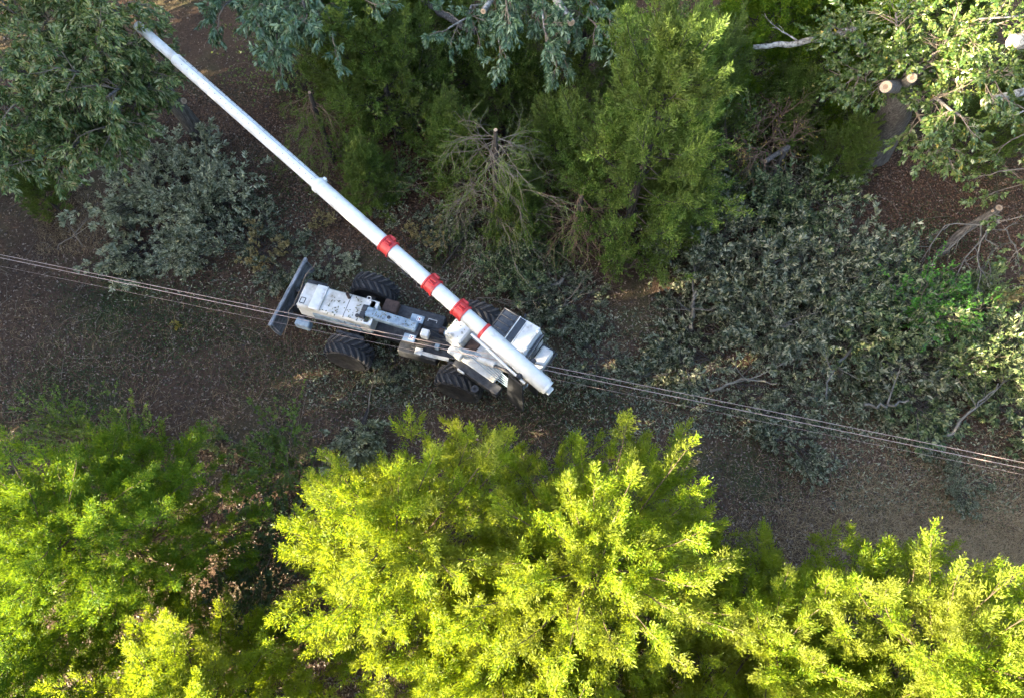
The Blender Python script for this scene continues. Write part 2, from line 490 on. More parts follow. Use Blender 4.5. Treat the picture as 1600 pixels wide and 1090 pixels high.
# boom rest beam
beam = B('boom_rest_beam', M_BLUE, (-.56, -.155, 1.93), (1.62, .31, .20), bev=.03, rz=math.radians(-2))
B('beam_bracket', M_STEEL, (-1.40, -.06, 1.985), (.17, .22, .12), beam)
B('beam_bracket', M_STEEL, (-1.40, -.27, 1.985), (.17, .22, .12), beam)
MB().lathe((-.62, -.15, 2.03), (0, 0, 1), [(0, .055), (.012, .055), (.014, .04)], 16).build('inspection_port', M_STEEL, beam)
B('rest_cradle', M_STEEL, (.12, -.22, 1.78), (.44, .86, .22))
B('cradle_plate', M_BLUE, (.16, .10, 1.90), (.40, .24, .03), bev=.008)
B('cradle_plate', M_BLUE, (.14, -.55, 1.90), (.36, .24, .03), bev=.008)
for (x, y) in ((.22, .10), (.20, -.52)):
    st = MB().box((x, y, 1.922), (.14, .14, .004), bev=.001).build('warning_sticker', M_STICKER, TT)
    g = MB().box((x - .04, y, 1.9255), (.02, .10, .003), bev=.001).box((x + .035, y + .03, 1.9255), (.05, .02, .003), bev=.001).box((x + .035, y - .03, 1.9255), (.05, .02, .003), bev=.001)
    g.build('sticker_mark', M_BLACK, st)
    MB().box((x + .01, y, 1.9256), (.035, .04, .003), bev=.001).build('sticker_spot', M_RED, st)
B('valve_box', M_WHITE, (.53, -.28, 1.86), (.24, .23, .26), bev=.03)
deck = B('deck_plate', M_STEEL, (.80, -.14, 1.30), (1.35, .92, .06), bev=.01)
MB().tube([(.35, .32, 1.42), (.35, .40, 1.42), (.62, .40, 1.42), (.62, .32, 1.42)], .014, 6).build('handrail', M_WHITE, TT)
b = MB()
for k in range(4):
    b.tube([(.35, -.66 - .035 * k, 1.42 + .02 * k), (.8, -.68 - .03 * k, 1.46), (1.35, -.66 - .02 * k, 1.45 - .02 * k)], .012, 5)
b.build('hydraulic_pipes', M_WHITE, TT)
B('pipe_clamp', M_WHITE, (.42, -.70, 1.45), (.22, .20, .05))
# turret (turns with the boom)
TA = math.radians(-20)
tr = empty('turret', (2.25, -.30, 0), TA, TT)
MB().lathe((0, 0, 1.2), (0, 0, 1), [(0, .52), (.30, .52), (.30, .46), (.42, .46)], 36).build('slew_ring', M_STEEL, tr, True)
B('turret_floor', M_DIRTY, (.02, -.10, 1.70), (1.7, .95, .14), tr, bev=.03)
B('seat_box', M_WHITE, (-.78, -.03, 1.98), (.60, .62, .62), tr, taper=.97, bev=.05)
B('tool_pan', M_RUST, (-.30, -.12, 1.80), (.34, .50, .08), tr)
B('control_box', M_WHITE, (-.38, -.55, 1.96), (.22, .20, .22), tr, bev=.03)
B('hose_bracket', M_WHITE, (-.10, -.84, 1.75), (.24, .05, .12), tr)
B('side_beam', M_STEEL, (.35, -.66, 1.62), (1.6, .30, .26), tr)
MB().lathe((.50, -.98, 1.45), (0, 0, 1), [(0, .11), (.16, .11), (.16, .05), (.10, .05)], 18).build('towing_lug', M_STEEL, tr, True)
# cab, in a frame of its own beside the boom
cab = empty('cab', (3.08, .09, 0), math.radians(-17), TT)
def cabshell():
    prof = [(-.66, 1.35), (-.66, 2.35), (-.50, 2.97), (.60, 3.0), (.72, 2.6), (.72, 1.35)]
    b = MB(); v = []
    for y in (-.46, .46):
        for x, z in prof:
            v.append((x, y * (.93 if z > 2.7 else 1), z))
    n = len(prof)
    f = [tuple(range(n)), tuple(range(2 * n - 1, n - 1, -1))] + [(k, n + k, n + (k + 1) % n, (k + 1) % n) for k in range(n)]
    return b.add(v, f)
cabshell().build('cab_shell', M_WHITE, cab)
MB().box((-.29, 0, 2.985), (.42, .80, .03), bev=.008).build('roof_window', M_GLASS, cab)
rf = MB()
for y in (-.41, .41): rf.box((-.29, y, 3.00), (.50, .035, .05), bev=.01)
for x in (-.52, -.05): rf.box((x, 0, 3.00), (.035, .80, .05), bev=.01)
for y in (-.2, 0, .2): rf.box((-.29, y, 3.01), (.44, .016, .016), bev=.004)
rf.build('roof_guard', M_STEEL, cab)
MB().box((.09, 0, 3.01), (.20, .80, .03), bev=.008).build('roof_hatch', M_GLASS, cab)
MB().box((.43, 0, 3.005), (.40, .86, .05), bev=.02).build('roof_panel', M_WHITE, cab)
MB().box((-.02, 0, 3.012), (.03, .86, .05), bev=.008).box((.21, 0, 3.012), (.03, .86, .05), bev=.008).build('roof_bar', M_WHITE, cab)
MB().box((-.62, 0, 2.62), (.03, .80, .50), ry=.25, bev=.01).build('windscreen', M_GLASS, cab)
for s in (-1, 1):
    MB().box((.0, s * .462, 2.35), (1.0, .03, .62), bev=.01).build('side_window', M_GLASS, cab)
MB().box((.745, 0, 2.72), (.06, .80, .20), bev=.01).build('rear_window', M_GLASS, cab)
MB().box((.70, 0, 1.75), (.9, 1.0, .5), bev=.03).build('cab_base', M_STEEL, cab)
rh = MB().box((1.02, -.04, 2.30), (.36, .62, .36), bev=.05).build('rear_hood', M_DIRTY, cab)
MB().box((1.14, -.04, 2.49), (.03, .5, .02), bev=.005).build('hood_seam', M_WHITE, rh)
fin = MB()
for k in range(5): fin.box((.90 + .07 * k, -.36, 2.26), (.02, .04, .26), bev=.004)
fin.build('cooling_fin', M_WHITE, rh)
MB().tube([(1.18, -.42, 2.02), (1.26, -.42, 2.30), (1.26, .34, 2.30), (1.18, .34, 2.02)], .022, 6).build('rear_guard', M_STEEL, cab)
# boom
b0 = np.array((4.44, -1.61, 4.0)); b1 = np.array((-8.68, 4.31, 6.5))
bd = b1 - b0; BL = np.linalg.norm(bd); bu = bd / BL
def bp_(t, off=0.0, up=0.0):
    side = nrm(np.cross(bu, (0, 0, 1)))
    return b0 + bd * t + side * off + np.cross(side, bu) * up
boom = empty('boom', (0, 0, 0), 0, TT)
def bsec(name, mat, t0, t1, r, n=28):
    return MB().lathe(bp_(t0), bu, [(0, r * .92), (.03, r), ((t1 - t0) * BL - .02, r), ((t1 - t0) * BL, r * .95)], n).build(name, mat, boom, True)
bsec('base_section', M_BOOM, 0, .142, .215)
bsec('middle_section', M_BOOM, .12, .54, .195)
bsec('tip_section', M_BOOM, .45, .90, .160)
bsec('saw_arm', M_DIRTY, .86, 1.0, .13)
for t in (.022, .052, .085, .112):
    bsec('weld_band', M_BOOM, t, t + .0022, .2195)
bsec('end_cap', M_WHITE, -.006, .002, .19)
MB().box(bp_(-.008, .0, -.10), (.16, .22, .08), rz=math.radians(-24)).build('end_latch', M_WHITE, boom)
for i, t in enumerate((.196, .264, .368)):
    L = .036 * BL * .62
    c = MB().lathe(bp_(t - .011), bu, [(0, .20), (.0, .245), (.04, .245), (.05, .222), (L - .05, .222), (L - .04, .245), (L, .245), (L, .20)], 28)
    c.build('red_collar', M_RED, boom, True)
    q = MB(); side = nrm(np.cross(bu, (0, 0, 1)))
    for sgn in (-1, 1):
        q.box(bp_(t, -.0 + sgn * .04, .245), (.16, .025, .07), rz=math.atan2(bu[1], bu[0]))
    q.box(bp_(t + .004, .225, .06), (.20, .08, .12), rz=math.atan2(bu[1], bu[0]))
    q.build('collar_lug', M_RED, boom)
bsec('red_band', M_RED, .138, .1445, .228)
bsec('section_lip', M_BOOM, .532, .541, .212)
MB().box(bp_(.536, .20, .05), (.10, .10, .14), rz=math.atan2(bu[1], bu[0])).build('lip_bracket', M_BOOM, boom)
MB().tube([bp_(.545, .05, .162), bp_(.89, .05, .162)], .008, 4).build('seam_strip', M_BLUE, boom)
b = MB()
for k in range(24):
    for off in (-.055, .11):
        c = bp_(.55 + .34 * k / 24, off, math.sqrt(.165 ** 2 - off ** 2) - .002)
        b.lathe(c, (0, 0, 1), [(0, .012), (.008, .012)], 6)
b.build('rivets', M_STEEL, boom)['kind'] = 'stuff'
# boom pivot, lift cylinder, hoses
for off in (-.30, .30):
    q = bp_(.045, off, 0)
    b = MB().box((q[0] - .08, q[1] + .03, 2.80), (.62, .05, 2.0), rz=math.atan2(bu[1], bu[0]), taper=.75, bev=.015)
    b.build('boom_mast', M_STEEL, TT)
MB().tube([bp_(.045, -.33), bp_(.045, .33)], .07, 12).build('pivot_pin', M_STEEL, TT, True)
MB().tube([bp_(.03, -.29, -.06), bp_(.155, -.27, -.02)], .035, 8).build('support_tube', M_WHITE, boom, True)
MB().tube([(1.75, -.55, 2.05), (2.9, -.98, 2.75)], .085, 12).build('lift_cylinder', M_DIRTY, TT, True)
MB().tube([(2.85, -.96, 2.72), (3.75, -1.33, 3.30)], .045, 10).build('cylinder_rod', M_STEEL, TT, True)
b = MB()
for k in range(5):
    o_ = .05 * k
    b.tube([(1.55 + o_, -.50 - o_ * .4, 2.1), (2.2, -.62 - o_, 2.45 + .05 * math.sin(k)), (3.0, -1.02 - o_, 2.6 - .05 * k), (3.7, -1.42 - o_ * .7, 2.7), (3.95, -1.5 - .3 * o_, 3.5)], .014, 5)
b.build('hydraulic_hoses', M_BLUE, TT)
b = MB()
pts = [bp_(.27 + .0115 * k, -.21 - .05 * math.sin(k * 2.1), -.06 + .05 * math.cos(k * 3.3)) for k in range(10)]
b.tube(pts, .016, 6).build('slack_hose', M_HOSE, boom, True)
b = MB()
for k in range(9):
    y = -.52 + .085 * k
    b.tube([(.25, y, 1.36), (.55, y + .05 * math.sin(k * 2.3), 1.44 + .04 * math.cos(k)), (.95, y + .06 * math.cos(k * 1.7), 1.40), (1.30, -.1 + .4 * (y + .15), 1.52)], .016, 5)
b.build('deck_hoses', M_HOSE, TT, True)
for k, (x, y) in enumerate(((.86, .12), (1.02, .10), (.90, -.40))):
    B('valve_block', M_BLUE if k else M_RUST, (x, y, 1.42), (.15, .16, .16))
b = MB()
for x in (-1.9, -1.55):
    b.tube([(x, -.545, 1.70), (x, -.57, 1.70), (x, -.57, 1.80), (x, -.545, 1.80)], .01, 5)
b.build('hood_latch', M_STEEL, hood)
for y in (-.36, .16):
    MB().lathe((-3.47, y, 1.55), (-1, 0, 0), [(0, .07), (.05, .075), (.055, .06)], 16).build('headlight', M_STICKER, hood, True)
MB().lathe((-2.0, .16, 1.94), (0, 0, 1), [(0, .05), (.26, .05), (.26, .035), (.2, .035)], 14).build('exhaust_stack', M_RUST, hood, True)
MB().lathe((-1.55, -.33, 1.94), (0, 0, 1), [(0, .06), (.05, .06), (.055, .045)], 14).build('filler_cap', M_STEEL, hood, True)
MB().box((-1.95, -.10, 1.953), (.014, .78, .012), bev=.003).build('panel_seam', M_STEEL, hood)
for sx in (-1, 1):
    B('mudguard', M_STEEL, (1.77 * sx, -.72, 1.30), (.9, .10, .06), bev=.015)
for k in range(5):
    B('deck_tread', M_BLUE, (1.16 + .07 * k, .22, 1.34), (.03, .22, .02), bev=.004)
MB().tube([(3.25, .56, 2.0), (3.25, .74, 2.3), (3.25, .74, 2.5)], .012, 6).box((3.25, .75, 2.55), (.05, .12, .2)).build('mirror', M_STEEL, TT)
for y in (-.30, .30):
    MB().lathe((.58, y, 3.03), (1, 0, 0), [(0, .05), (.07, .055), (.075, .04)], 12).build('work_lamp', M_STICKER, cab, True)
# dropped leaves on the machine
MACH = Matrix.Translation(TT.location) @ Matrix.Rotation(YAW, 4, 'Z')
def on_machine(x0, x1, y0, y1, z, n, L, mat, name, label, rot=0.0, c=(0, 0)):
    cx = rng.uniform(x0, x1, 4)[rng.integers(0, 4, n)] + rng.normal(0, (x1 - x0) * .12, n)
    cyy = rng.uniform(y0, y1, 4)[rng.integers(0, 4, n)] + rng.normal(0, (y1 - y0) * .2, n)
    p = np.stack([np.clip(cx, x0, x1), np.clip(cyy, y0, y1), np.full(n, z)], 1)
    if rot:
        q = p.copy(); q[:, 0] = c[0] + p[:, 0] * math.cos(rot) - p[:, 1] * math.sin(rot); q[:, 1] = c[1] + p[:, 0] * math.sin(rot) + p[:, 1] * math.cos(rot); p = q
    p = np.array([MACH @ Vector(q) for q in p])
    d = rng.normal(0, 1, (n, 3)); d[:, 2] *= .1
    o = link(name, mesh_arrays(name, kites(p, d, L * rng.uniform(.5, 1.4, n), L * .45, rng, 3, .05), 4, mat))
    tagged(o, label, 'leaves', kind='stuff')
on_machine(-2.66, -1.15, -.46, .26, 1.962, 80, .085, M_CHIP, 'fallen_leaves', 'leaf scraps and twigs lying on the white engine hood')
on_machine(-.28, .28, -.28, .28, 2.296, 26, .065, M_CHIP, 'fallen_leaves', 'dark leaf scraps on the square white seat box', TA, (2.25 - .78 * math.cos(TA) + .03 * math.sin(TA), -.30 - .78 * math.sin(TA)))
on_machine(-1.3, .2, -.28, -.03, 2.034, 40, .07, M_CHIP, 'fallen_leaves', 'leaf scraps on the blue grey boom rest beam')

# ------------------------------------------------------------------ overhead wires
def wire(pl, pr, zl, zm, zr, r, label):
    A_, Bq = P(*pl, zl), P(*pr, zr)
    d = Bq - A_
    A_ = A_ - d * .55; Bq = Bq + d * .55
    pts = []
    for k in range(41):
        t = k / 40
        p = A_ + (Bq - A_) * t
        p[2] = zl + (zr - zl) * t + (zm - (zl + zr) / 2) * (1 - ((t - .5) / .26) ** 2 if False else 1)
        pts.append(p)
    o = MB().tube(pts, r, 6).build('power_line', M_WIRE, None, True)
    tagged(o, label, 'power line', 'overhead wires along the cleared strip')
wire((0, 398), (1600, 722), 3.35, 3.35, 3.35, .0085, 'uppermost of the two close overhead wires crossing the whole clearing')
wire((0, 403), (1600, 731), 3.30, 3.30, 3.30, .0095, 'lower of the two close overhead wires crossing the whole clearing')
wire((0, 416), (1600, 741), 3.0, 3.0, 3.0, .0036, 'thin third wire running beside the paired wires, farthest from forest')

# ------------------------------------------------------------------ tree growing
def perp(d, r):
    q = r.normal(0, 1, 3)
    return nrm(q - np.dot(q, d) * d)
def branch(r, p, d, L, rad, lvl, tubes, anch, wig=.18, grav=0.0, nc=(6, 6), ang=(.5, 1.0), floor=None, npt=6, shrink=(.42, .68), flat=1.0):
    pts = [np.array(p, float)]; ds = []
    d = nrm(d)
    for i in range(npt - 1):
        q = r.normal(0, wig, 3); q[2] *= flat
        d = nrm(d + q + np.array((0, 0, -grav)))
        nx_ = pts[-1] + d * (L / (npt - 1))
        if floor is not None and nx_[2] < floor:
            nx_[2] = floor + r.uniform(0, .03); d = nrm(d * (1, 1, .1))
        pts.append(nx_); ds.append(d)
    ds.append(d)
    pts = np.array(pts)
    tubes.append((pts, np.linspace(rad, rad * (.35 if lvl else .3), npt), lvl))
    if lvl == 0:
        for i in range(2, npt): anch.append((pts[i], ds[i]))
        return
    n = nc[min(lvl, len(nc)) - 1]
    for k in range(n):
        t = r.uniform(.22, .97) if k < n - 1 else 1.0
        i = min(int(t * (npt - 1)), npt - 2)
        f = t * (npt - 1) - i
        q = pts[i] * (1 - f) + pts[i + 1] * f
        a = r.uniform(*ang) * (1 if k < n - 1 else .2)
        pr = perp(ds[i], r); pr[2] *= flat; pr = nrm(pr)
        cd = ds[i] * math.cos(a) + pr * math.sin(a)
        branch(r, q, cd, L * r.uniform(*shrink) * (1.15 - .4 * t), rad * .5 * (1.2 - .5 * t), lvl - 1, tubes, anch, wig, grav, nc, ang, floor, npt, shrink, flat)
def tubes_mesh(name, tubes, mat, minr=.004):
    b = MB()
    for pts, rad, lvl in tubes:
        b.tube(pts, np.maximum(rad, minr), 7 if rad[0] > .05 else (5 if rad[0] > .015 else 3), cap=rad[0] > .03)
    return b.mesh(name, mat, True)
def anchors(an):
    return np.array([a[0] for a in an]), np.array([a[1] for a in an])

# ---- cedars: curved branches that end in pointed plumes of fine sprays
def cedar_meshes(seed, h, rad, nb, sub, nspray, mat, base=.12, lift=(.35, .9), prof=.75, k=6, ll=.085, lw=.017, bare=.0, pl=(.55, 1.0), twig=None, cut=.94, dome=0, pe=1.25, lb=1.0):
    twig = twig or M_TWIG_B
    r = np.random.default_rng(seed)
    ph = r.uniform(0, 6.28, 3)
    tr_t, bt, pp, pdir, plen = [], [], [], [], []
    tp = np.stack([.12 * np.sin(np.linspace(0, 3, 9) + ph[0]), .12 * np.cos(np.linspace(0, 2.4, 9) + ph[1]), np.linspace(-.2, h * cut, 9)], 1)
    tp[0, :2] = 0; tp[1, :2] *= .3
    tr_t.append((tp, np.linspace(.05 + h * .016, .015, 9), 3))
    def ax(z):
        return np.array([np.interp(z, tp[:, 2], tp[:, 0]), np.interp(z, tp[:, 2], tp[:, 1]), z])
    for i in range(nb):
        f = base + (.95 - base) * (i + r.uniform(0, 1)) / nb
        a = i * 2.39996 + r.normal(0, .25)
        lobe = 1 + .20 * math.sin(2 * a + ph[0]) + .16 * math.sin(3 * a + ph[1] + f * 3) + .12 * math.sin(5 * a + ph[2])
        R = rad * (1 - ((f - base) / (1 - base)) ** pe) ** prof * (1 + (lobe - 1) * lb) * r.uniform(1 - .22 * lb, 1 + .14 * lb) + .16
        e = lift[0] + (lift[1] - lift[0]) * f + r.normal(0, .1)
        st = ax(max(.3, f * h - R * .35 * math.tan(e) * .6))
        n = 6
        pts = [st]; d = np.array((math.cos(a) * math.cos(e * .5), math.sin(a) * math.cos(e * .5), math.sin(e * .5)))
        for s in range(n):
            d = nrm(d + np.array((0, 0, .10 + .12 * e)) + r.normal(0, .07, 3))
            pts.append(pts[-1] + d * R / n / max(.55, math.cos(e)))
        pts = np.array(pts)
        bt.append((pts, np.linspace(.010 + .007 * R, .005, n + 1), 1))
        m = max(2, int(sub * (.4 + .6 * R / rad)))
        for j in range(m):
            t = r.uniform(.35 if f < .55 else .10, 1) if j else 1.0
            x = t * n; ii = min(int(x), n - 1)
            q = pts[ii] + (pts[ii + 1] - pts[ii]) * (x - ii)
            dd = nrm(pts[ii + 1] - pts[ii])
            cd = nrm(dd + perp(dd, r) * (.75 if j else .1) + np.array((0, 0, .35)))
            Lp = r.uniform(*pl) * (.6 + .4 * R / rad) * (1 if j else 1.15)
            pp.append(q); pdir.append(cd); plen.append(Lp)
            bt.append((np.array([q, q + cd * Lp * .5, q + cd * Lp * .95]), np.array([.009, .006, .003]), 0))
    for i in range(dome):
        f = r.uniform(max(.30, base), .98); a = r.uniform(0, 6.283)
        lobe = 1 + .20 * math.sin(2 * a + ph[0]) + .16 * math.sin(3 * a + ph[1] + f * 3) + .12 * math.sin(5 * a + ph[2])
        R = rad * (1 - ((f - base) / (1 - base)) ** pe) ** prof * (1 + (lobe - 1) * lb) * r.uniform(.0, 1.0) ** .6
        q = ax(f * h * r.uniform(.9, 1.0)) + np.array((math.cos(a) * R, math.sin(a) * R, 0))
        Lp = r.uniform(*pl) * .85
        cd = nrm(np.array((math.cos(a) * (1.1 - f), math.sin(a) * (1.1 - f), .55)) + r.normal(0, .25, 3))
        pp.append(q); pdir.append(cd); plen.append(Lp)
    pp.append(ax(h * (cut - .03))); pdir.append(np.array((0, 0, 1.0))); plen.append(.45)
    pp, pdir, plen = np.array(pp), np.array(pdir), np.array(plen)
    keep = r.uniform(0, 1, len(pp)) > bare
    pp, pdir, plen = pp[keep], pdir[keep], plen[keep]
    N = len(pp)
    t = r.uniform(-.05, 1, (N, nspray)) ** .9
    q = r.normal(0, 1, (N, nspray, 3))
    q = nrm(q - (q * pdir[:, None]).sum(-1, keepdims=True) * pdir[:, None])
    spr_d = nrm(pdir[:, None] * (.45 + .9 * t[..., None]) + q * (.85 - .5 * t[..., None]) + np.array((0, 0, .18)))
    spr_p = pp[:, None] + pdir[:, None] * (t * plen[:, None])[..., None] + q * (.10 * (1 - t) * plen[:, None])[..., None]
    V = sprays(spr_p.reshape(-1, 3), spr_d.reshape(-1, 3), k, .20, ll, lw, r, .75, 0, .2)
    return (tubes_mesh('trunk', tr_t, M_BARK_D), tubes_mesh('branches', bt, twig), mesh_arrays('crown', V, 4, mat))
def tree_of(name, meshes, loc, rz, sc, label, cat='tree', group=None, mat=None, names=('trunk', 'branches', 'crown'), sz=None):
    t = empty(name, (loc[0], loc[1], float(gz(loc[0], loc[1])) if len(loc) < 3 else loc[2]), rz)
    t.scale = (sc, sc, sz or sc)
    for nm, m in zip(names, meshes):
        o = link(nm, m, t)
        if nm in ('crown', 'twigs', 'branches', 'leaves', 'needles'): o['kind'] = 'stuff'
        if mat and nm == 'crown':
            o.material_slots[0].link = 'OBJECT'; o.material_slots[0].material = mat
    return tagged(t, label, cat, group)

CED_A = cedar_meshes(11, 7.6, 3.2, 72, 9, 50, M_CEDAR, base=.1, lift=(.15, .40), prof=.5, pe=2.2, lb=.6, ll=.078, lw=.0185, k=6, pl=(.36, .62), twig=M_TWIG_C, dome=560, cut=.9)
CED_B = cedar_meshes(23, 7.2, 2.8, 62, 8, 50, M_CEDAR, base=.1, lift=(.2, .45), prof=.5, pe=1.9, lb=.7, ll=.078, lw=.0185, k=6, pl=(.36, .62), twig=M_TWIG_C, dome=420, cut=.9)
CED_C = cedar_meshes(37, 8.0, 2.4, 76, 9, 34, M_CEDAR_D, base=.05, lift=(.15, .8), ll=.115, lw=.028, k=5, twig=M_BARK_D, dome=140)

CED_P = cedar_meshes(43, 7.4, 2.8, 50, 6, 30, M_CEDAR_D, base=.70, lift=(.25, .7), prof=.5, ll=.20, lw=.07, k=4, pl=(.5, .9), twig=M_BARK_D, dome=240)  # only for unseen trees: crown kept high so low sun passes beneath
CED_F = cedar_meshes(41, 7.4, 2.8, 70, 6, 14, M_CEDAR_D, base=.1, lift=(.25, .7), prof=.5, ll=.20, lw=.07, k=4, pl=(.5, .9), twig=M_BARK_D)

# bottom row, in the sun
G1 = 'cedars along the near edge of the clearing'
tree_of('cedar_tree', CED_A, (1.7, 1.2), 0.4, 1.0, 'largest sunlit yellow-green cedar, below the boom base and machine', group=G1)
tree_of('cedar_tree', CED_B, (-2.0, 1.7), 2.1, 1.05, 'yellow-green cedar with a shaded flank, left half of the big middle crown', group=G1)
tree_of('cedar_tree', CED_B, (8.1, -0.3), 4.0, 1.05, 'sunlit cedar at the bottom right corner of the picture', group=G1)
tree_of('cedar_tree', CED_B, (4.9, -0.2), 5.2, .88, 'smaller cedar between the largest cedar and the corner cedar, bottom right', group=G1)
tree_of('cedar_tree', CED_A, (-9.3, 2.0), 3.3, .92, 'half sunlit bushy cedar at the lower left of the clearing', group=G1, mat=M_CEDAR_G)
tree_of('cedar_tree', CED_B, (-6.3, -1.5), 1.2, .92, 'bright yellow cedar top at the bottom left edge', group=G1)
tree_of('cedar_tree', CED_B, (-10.2, -1.6), .7, .85, 'green cedar in the bottom left corner', group=G1, mat=M_CEDAR_G)
tree_of('cedar_tree', CED_B, (-0.1, -0.5), 2.9, .86, 'low cedar in front of the fork between the two middle cedars', group=G1)
tree_of('cedar_tree', CED_B, (6.5, -1.7), 3.6, .86, 'low cedar at the bottom edge left of the corner cedar', group=G1)
tree_of('cedar_tree', CED_B, (0.6, -2.6), 1.0, 1.05, 'cedar cut off by the bottom edge below the largest cedar', group=G1)

# ---- broad-leaved trees with limbs built towards given places
def bezier(p, q, sag, n=7, r=None, wob=.06):
    t = np.linspace(0, 1, n)[:, None]
    m = (p + q) / 2 + np.array((0, 0, sag))
    pts = (1 - t) ** 2 * p + 2 * t * (1 - t) * m + t ** 2 * q
    if r is not None:
        j = r.normal(0, wob, (n, 3)); j[0] = j[-1] = 0
        pts = pts + j
    return pts
def broad_tree(name, label, base, trunk, trad, limbs, seed, mat, bark=M_BARK, twig=M_TWIG, cat='tree', group=None, ll=.15, lw=.048, k=7, nsub=9, subL=1.1, ntw=7, grav=.05, lgrav=.35, bare=0.0, stubs=(), accent=None, lvl=1, axis=.14):
    """trunk: world points; limbs: world end points (start fraction on trunk, end, radius); stubs: (start fraction, end, radius) sawn off"""
    r = np.random.default_rng(seed)
    base = np.array((base[0], base[1], float(gz(base[0], base[1]))))
    T = empty(name, base)
    tagged(T, label, cat, group)
    tpts = np.array([np.array(p, float) for p in trunk]) - base
    tpts[0, 2] = -.25
    mt = MB().tube(tpts, trad, 14).build('trunk', bark, T, True)
    def at(f):
        x = f * (len(tpts) - 1); i = min(int(x), len(tpts) - 2)
        return tpts[i] + (tpts[i + 1] - tpts[i]) * (x - i)
    an, tw = [], []
    for f, e, rad in limbs:
        p = at(f); e = np.array(e, float) - base
        pts = bezier(p, e, .35, 7, r, .10)
        MB().tube(pts, np.linspace(rad, rad * .35, 7), 8).build('limb', bark if rad > .05 else twig, T, True)
        L = np.linalg.norm(e - p)
        for j in range(nsub):
            t = r.uniform(.35, 1) if j else 1.0
            x = t * 6; i = min(int(x), 5)
            q = pts[i] + (pts[i + 1] - pts[i]) * (x - i)
            dd = nrm(pts[i + 1] - pts[i])
            a = r.uniform(.5, 1.3) if j else .2
            branch(r, q, dd * math.cos(a) + perp(dd, r) * math.sin(a), subL * r.uniform(.6, 1.2), .018, lvl, tw, an, .16, grav, (ntw, max(3, ntw - 3)), (.4, .95))
    for f, e, rad in stubs:
        p = at(f); e = np.array(e, float) - base
        st = MB().tube(bezier(p, e, .05, 5), np.linspace(rad * 1.15, rad, 5), 12).build('sawn_limb', bark, T, True)
        ax = nrm(e - p)
        MB().lathe(e, ax, [(0, rad * .90), (.012, rad * .90)], 16).build('cut_face', M_CUT, st)
        MB().lathe(e + ax * .012, ax, [(0, rad * .42), (.004, rad * .40)], 12).build('heartwood', M_HEART, st)
    if tw:
        o = link('twigs', tubes_mesh('twigs', tw, twig), T); o['kind'] = 'stuff'
    if an and bare < 1:
        ap, ad = anchors(an)
        keep = r.uniform(0, 1, len(ap)) >= bare
        ap, ad = ap[keep], ad[keep]
        V = sprays(ap, ad, k, axis, ll, lw, r, 1.0, lgrav, .8)
        o = link('crown', mesh_arrays('crown', V, 4, mat), T); o['kind'] = 'stuff'
        if accent:
            m2 = r.uniform(0, 1, len(ap)) < accent[1]
            V = sprays(ap[m2], ad[m2], 4, axis, ll, lw, r, 1.0, lgrav, .8)
            o = link('turning_leaves', mesh_arrays('turning_leaves', V, 4, accent[0]), T); o['kind'] = 'stuff'
    return T

# oak whose crown hides the tip of the boom
b_ = P(322, 222)
broad_tree('oak_tree', 'leafy oak at top left whose crown hides the boom tip', b_, [b_, b_ + (-.1, -.1, 1.5), b_ + (-.15, -.3, 3.0), b_ + (-.3, -.6, 4.3), b_ + (-.4, -.9, 5.6)], [.34, .28, .25, .2, .1],
    [(.6, P(60, 60, 6.6), .10), (.7, P(150, 60, 7.0), .09), (.5, P(60, 170, 5.6), .10), (.5, P(170, 150, 6.0), .09), (.4, P(110, 235, 4.6), .08), (.45, P(10, 220, 5.2), .08), (.5, P(225, 110, 5.4), .07),
     (.8, P(110, 5, 7.2), .08), (.6, P(0, 110, 6.2), .08), (.9, P(190, 10, 6.8), .07), (.5, P(110, 110, 6.6), .08), (.45, P(50, 250, 4.8), .06), (.5, P(160, 200, 5.2), .07), (.7, P(20, 20, 7), .07), (.5, P(30, 160, 6), .07)],
    101, M_OAK, nsub=14, ntw=8, subL=1.0, k=8, stubs=[(.34, P(287, 158, 2.5), .11)], accent=(M_TAN, .10))
# oak limbs reaching in from the top edge
b_ = P(520, 110)
broad_tree('oak_tree', 'pale green oak crown hanging in from the top edge right of the boom tip', b_, [b_, b_ + (0, 0, 3), b_ + (-.2, -.4, 5.5)], [.22, .18, .1],
    [(.7, P(400, 20, 6.2), .07), (.8, P(480, 25, 6.4), .07), (.8, P(570, 0, 6.4), .06), (.7, P(430, 75, 5.6), .05), (.7, P(350, 10, 6.0), .06), (.8, P(520, 60, 5.8), .05), (.8, P(450, -20, 6.8), .06)], 102, M_TEAL, nsub=12, ntw=7, subL=.85, k=8, lgrav=.6)
b_ = P(810, 130)
broad_tree('oak_tree', 'blue-green oak with sawn limb ends at the top edge, middle', b_, [b_, b_ + (0, 0, 3), b_ + (0, -.3, 5.2), b_ + (.1, -.4, 6.6)], [.30, .26, .2, .1],
    [(.6, P(700, 45, 5.4), .07), (.7, P(780, 70, 5.6), .07), (.8, P(850, 45, 6.0), .07), (.7, P(935, 15, 6.2), .06), (.7, P(950, 60, 5.8), .05), (.6, P(870, 95, 5.2), .05), (.9, P(790, 0, 6.6), .06)], 103, M_TEAL, nsub=10, ntw=6, subL=.75, k=8,
    stubs=[(.8, P(893, 36, 6.4), .10), (.7, P(755, 18, 6.2), .08), (.6, P(888, 66, 5.4), .07)], bark=M_BARK_W)
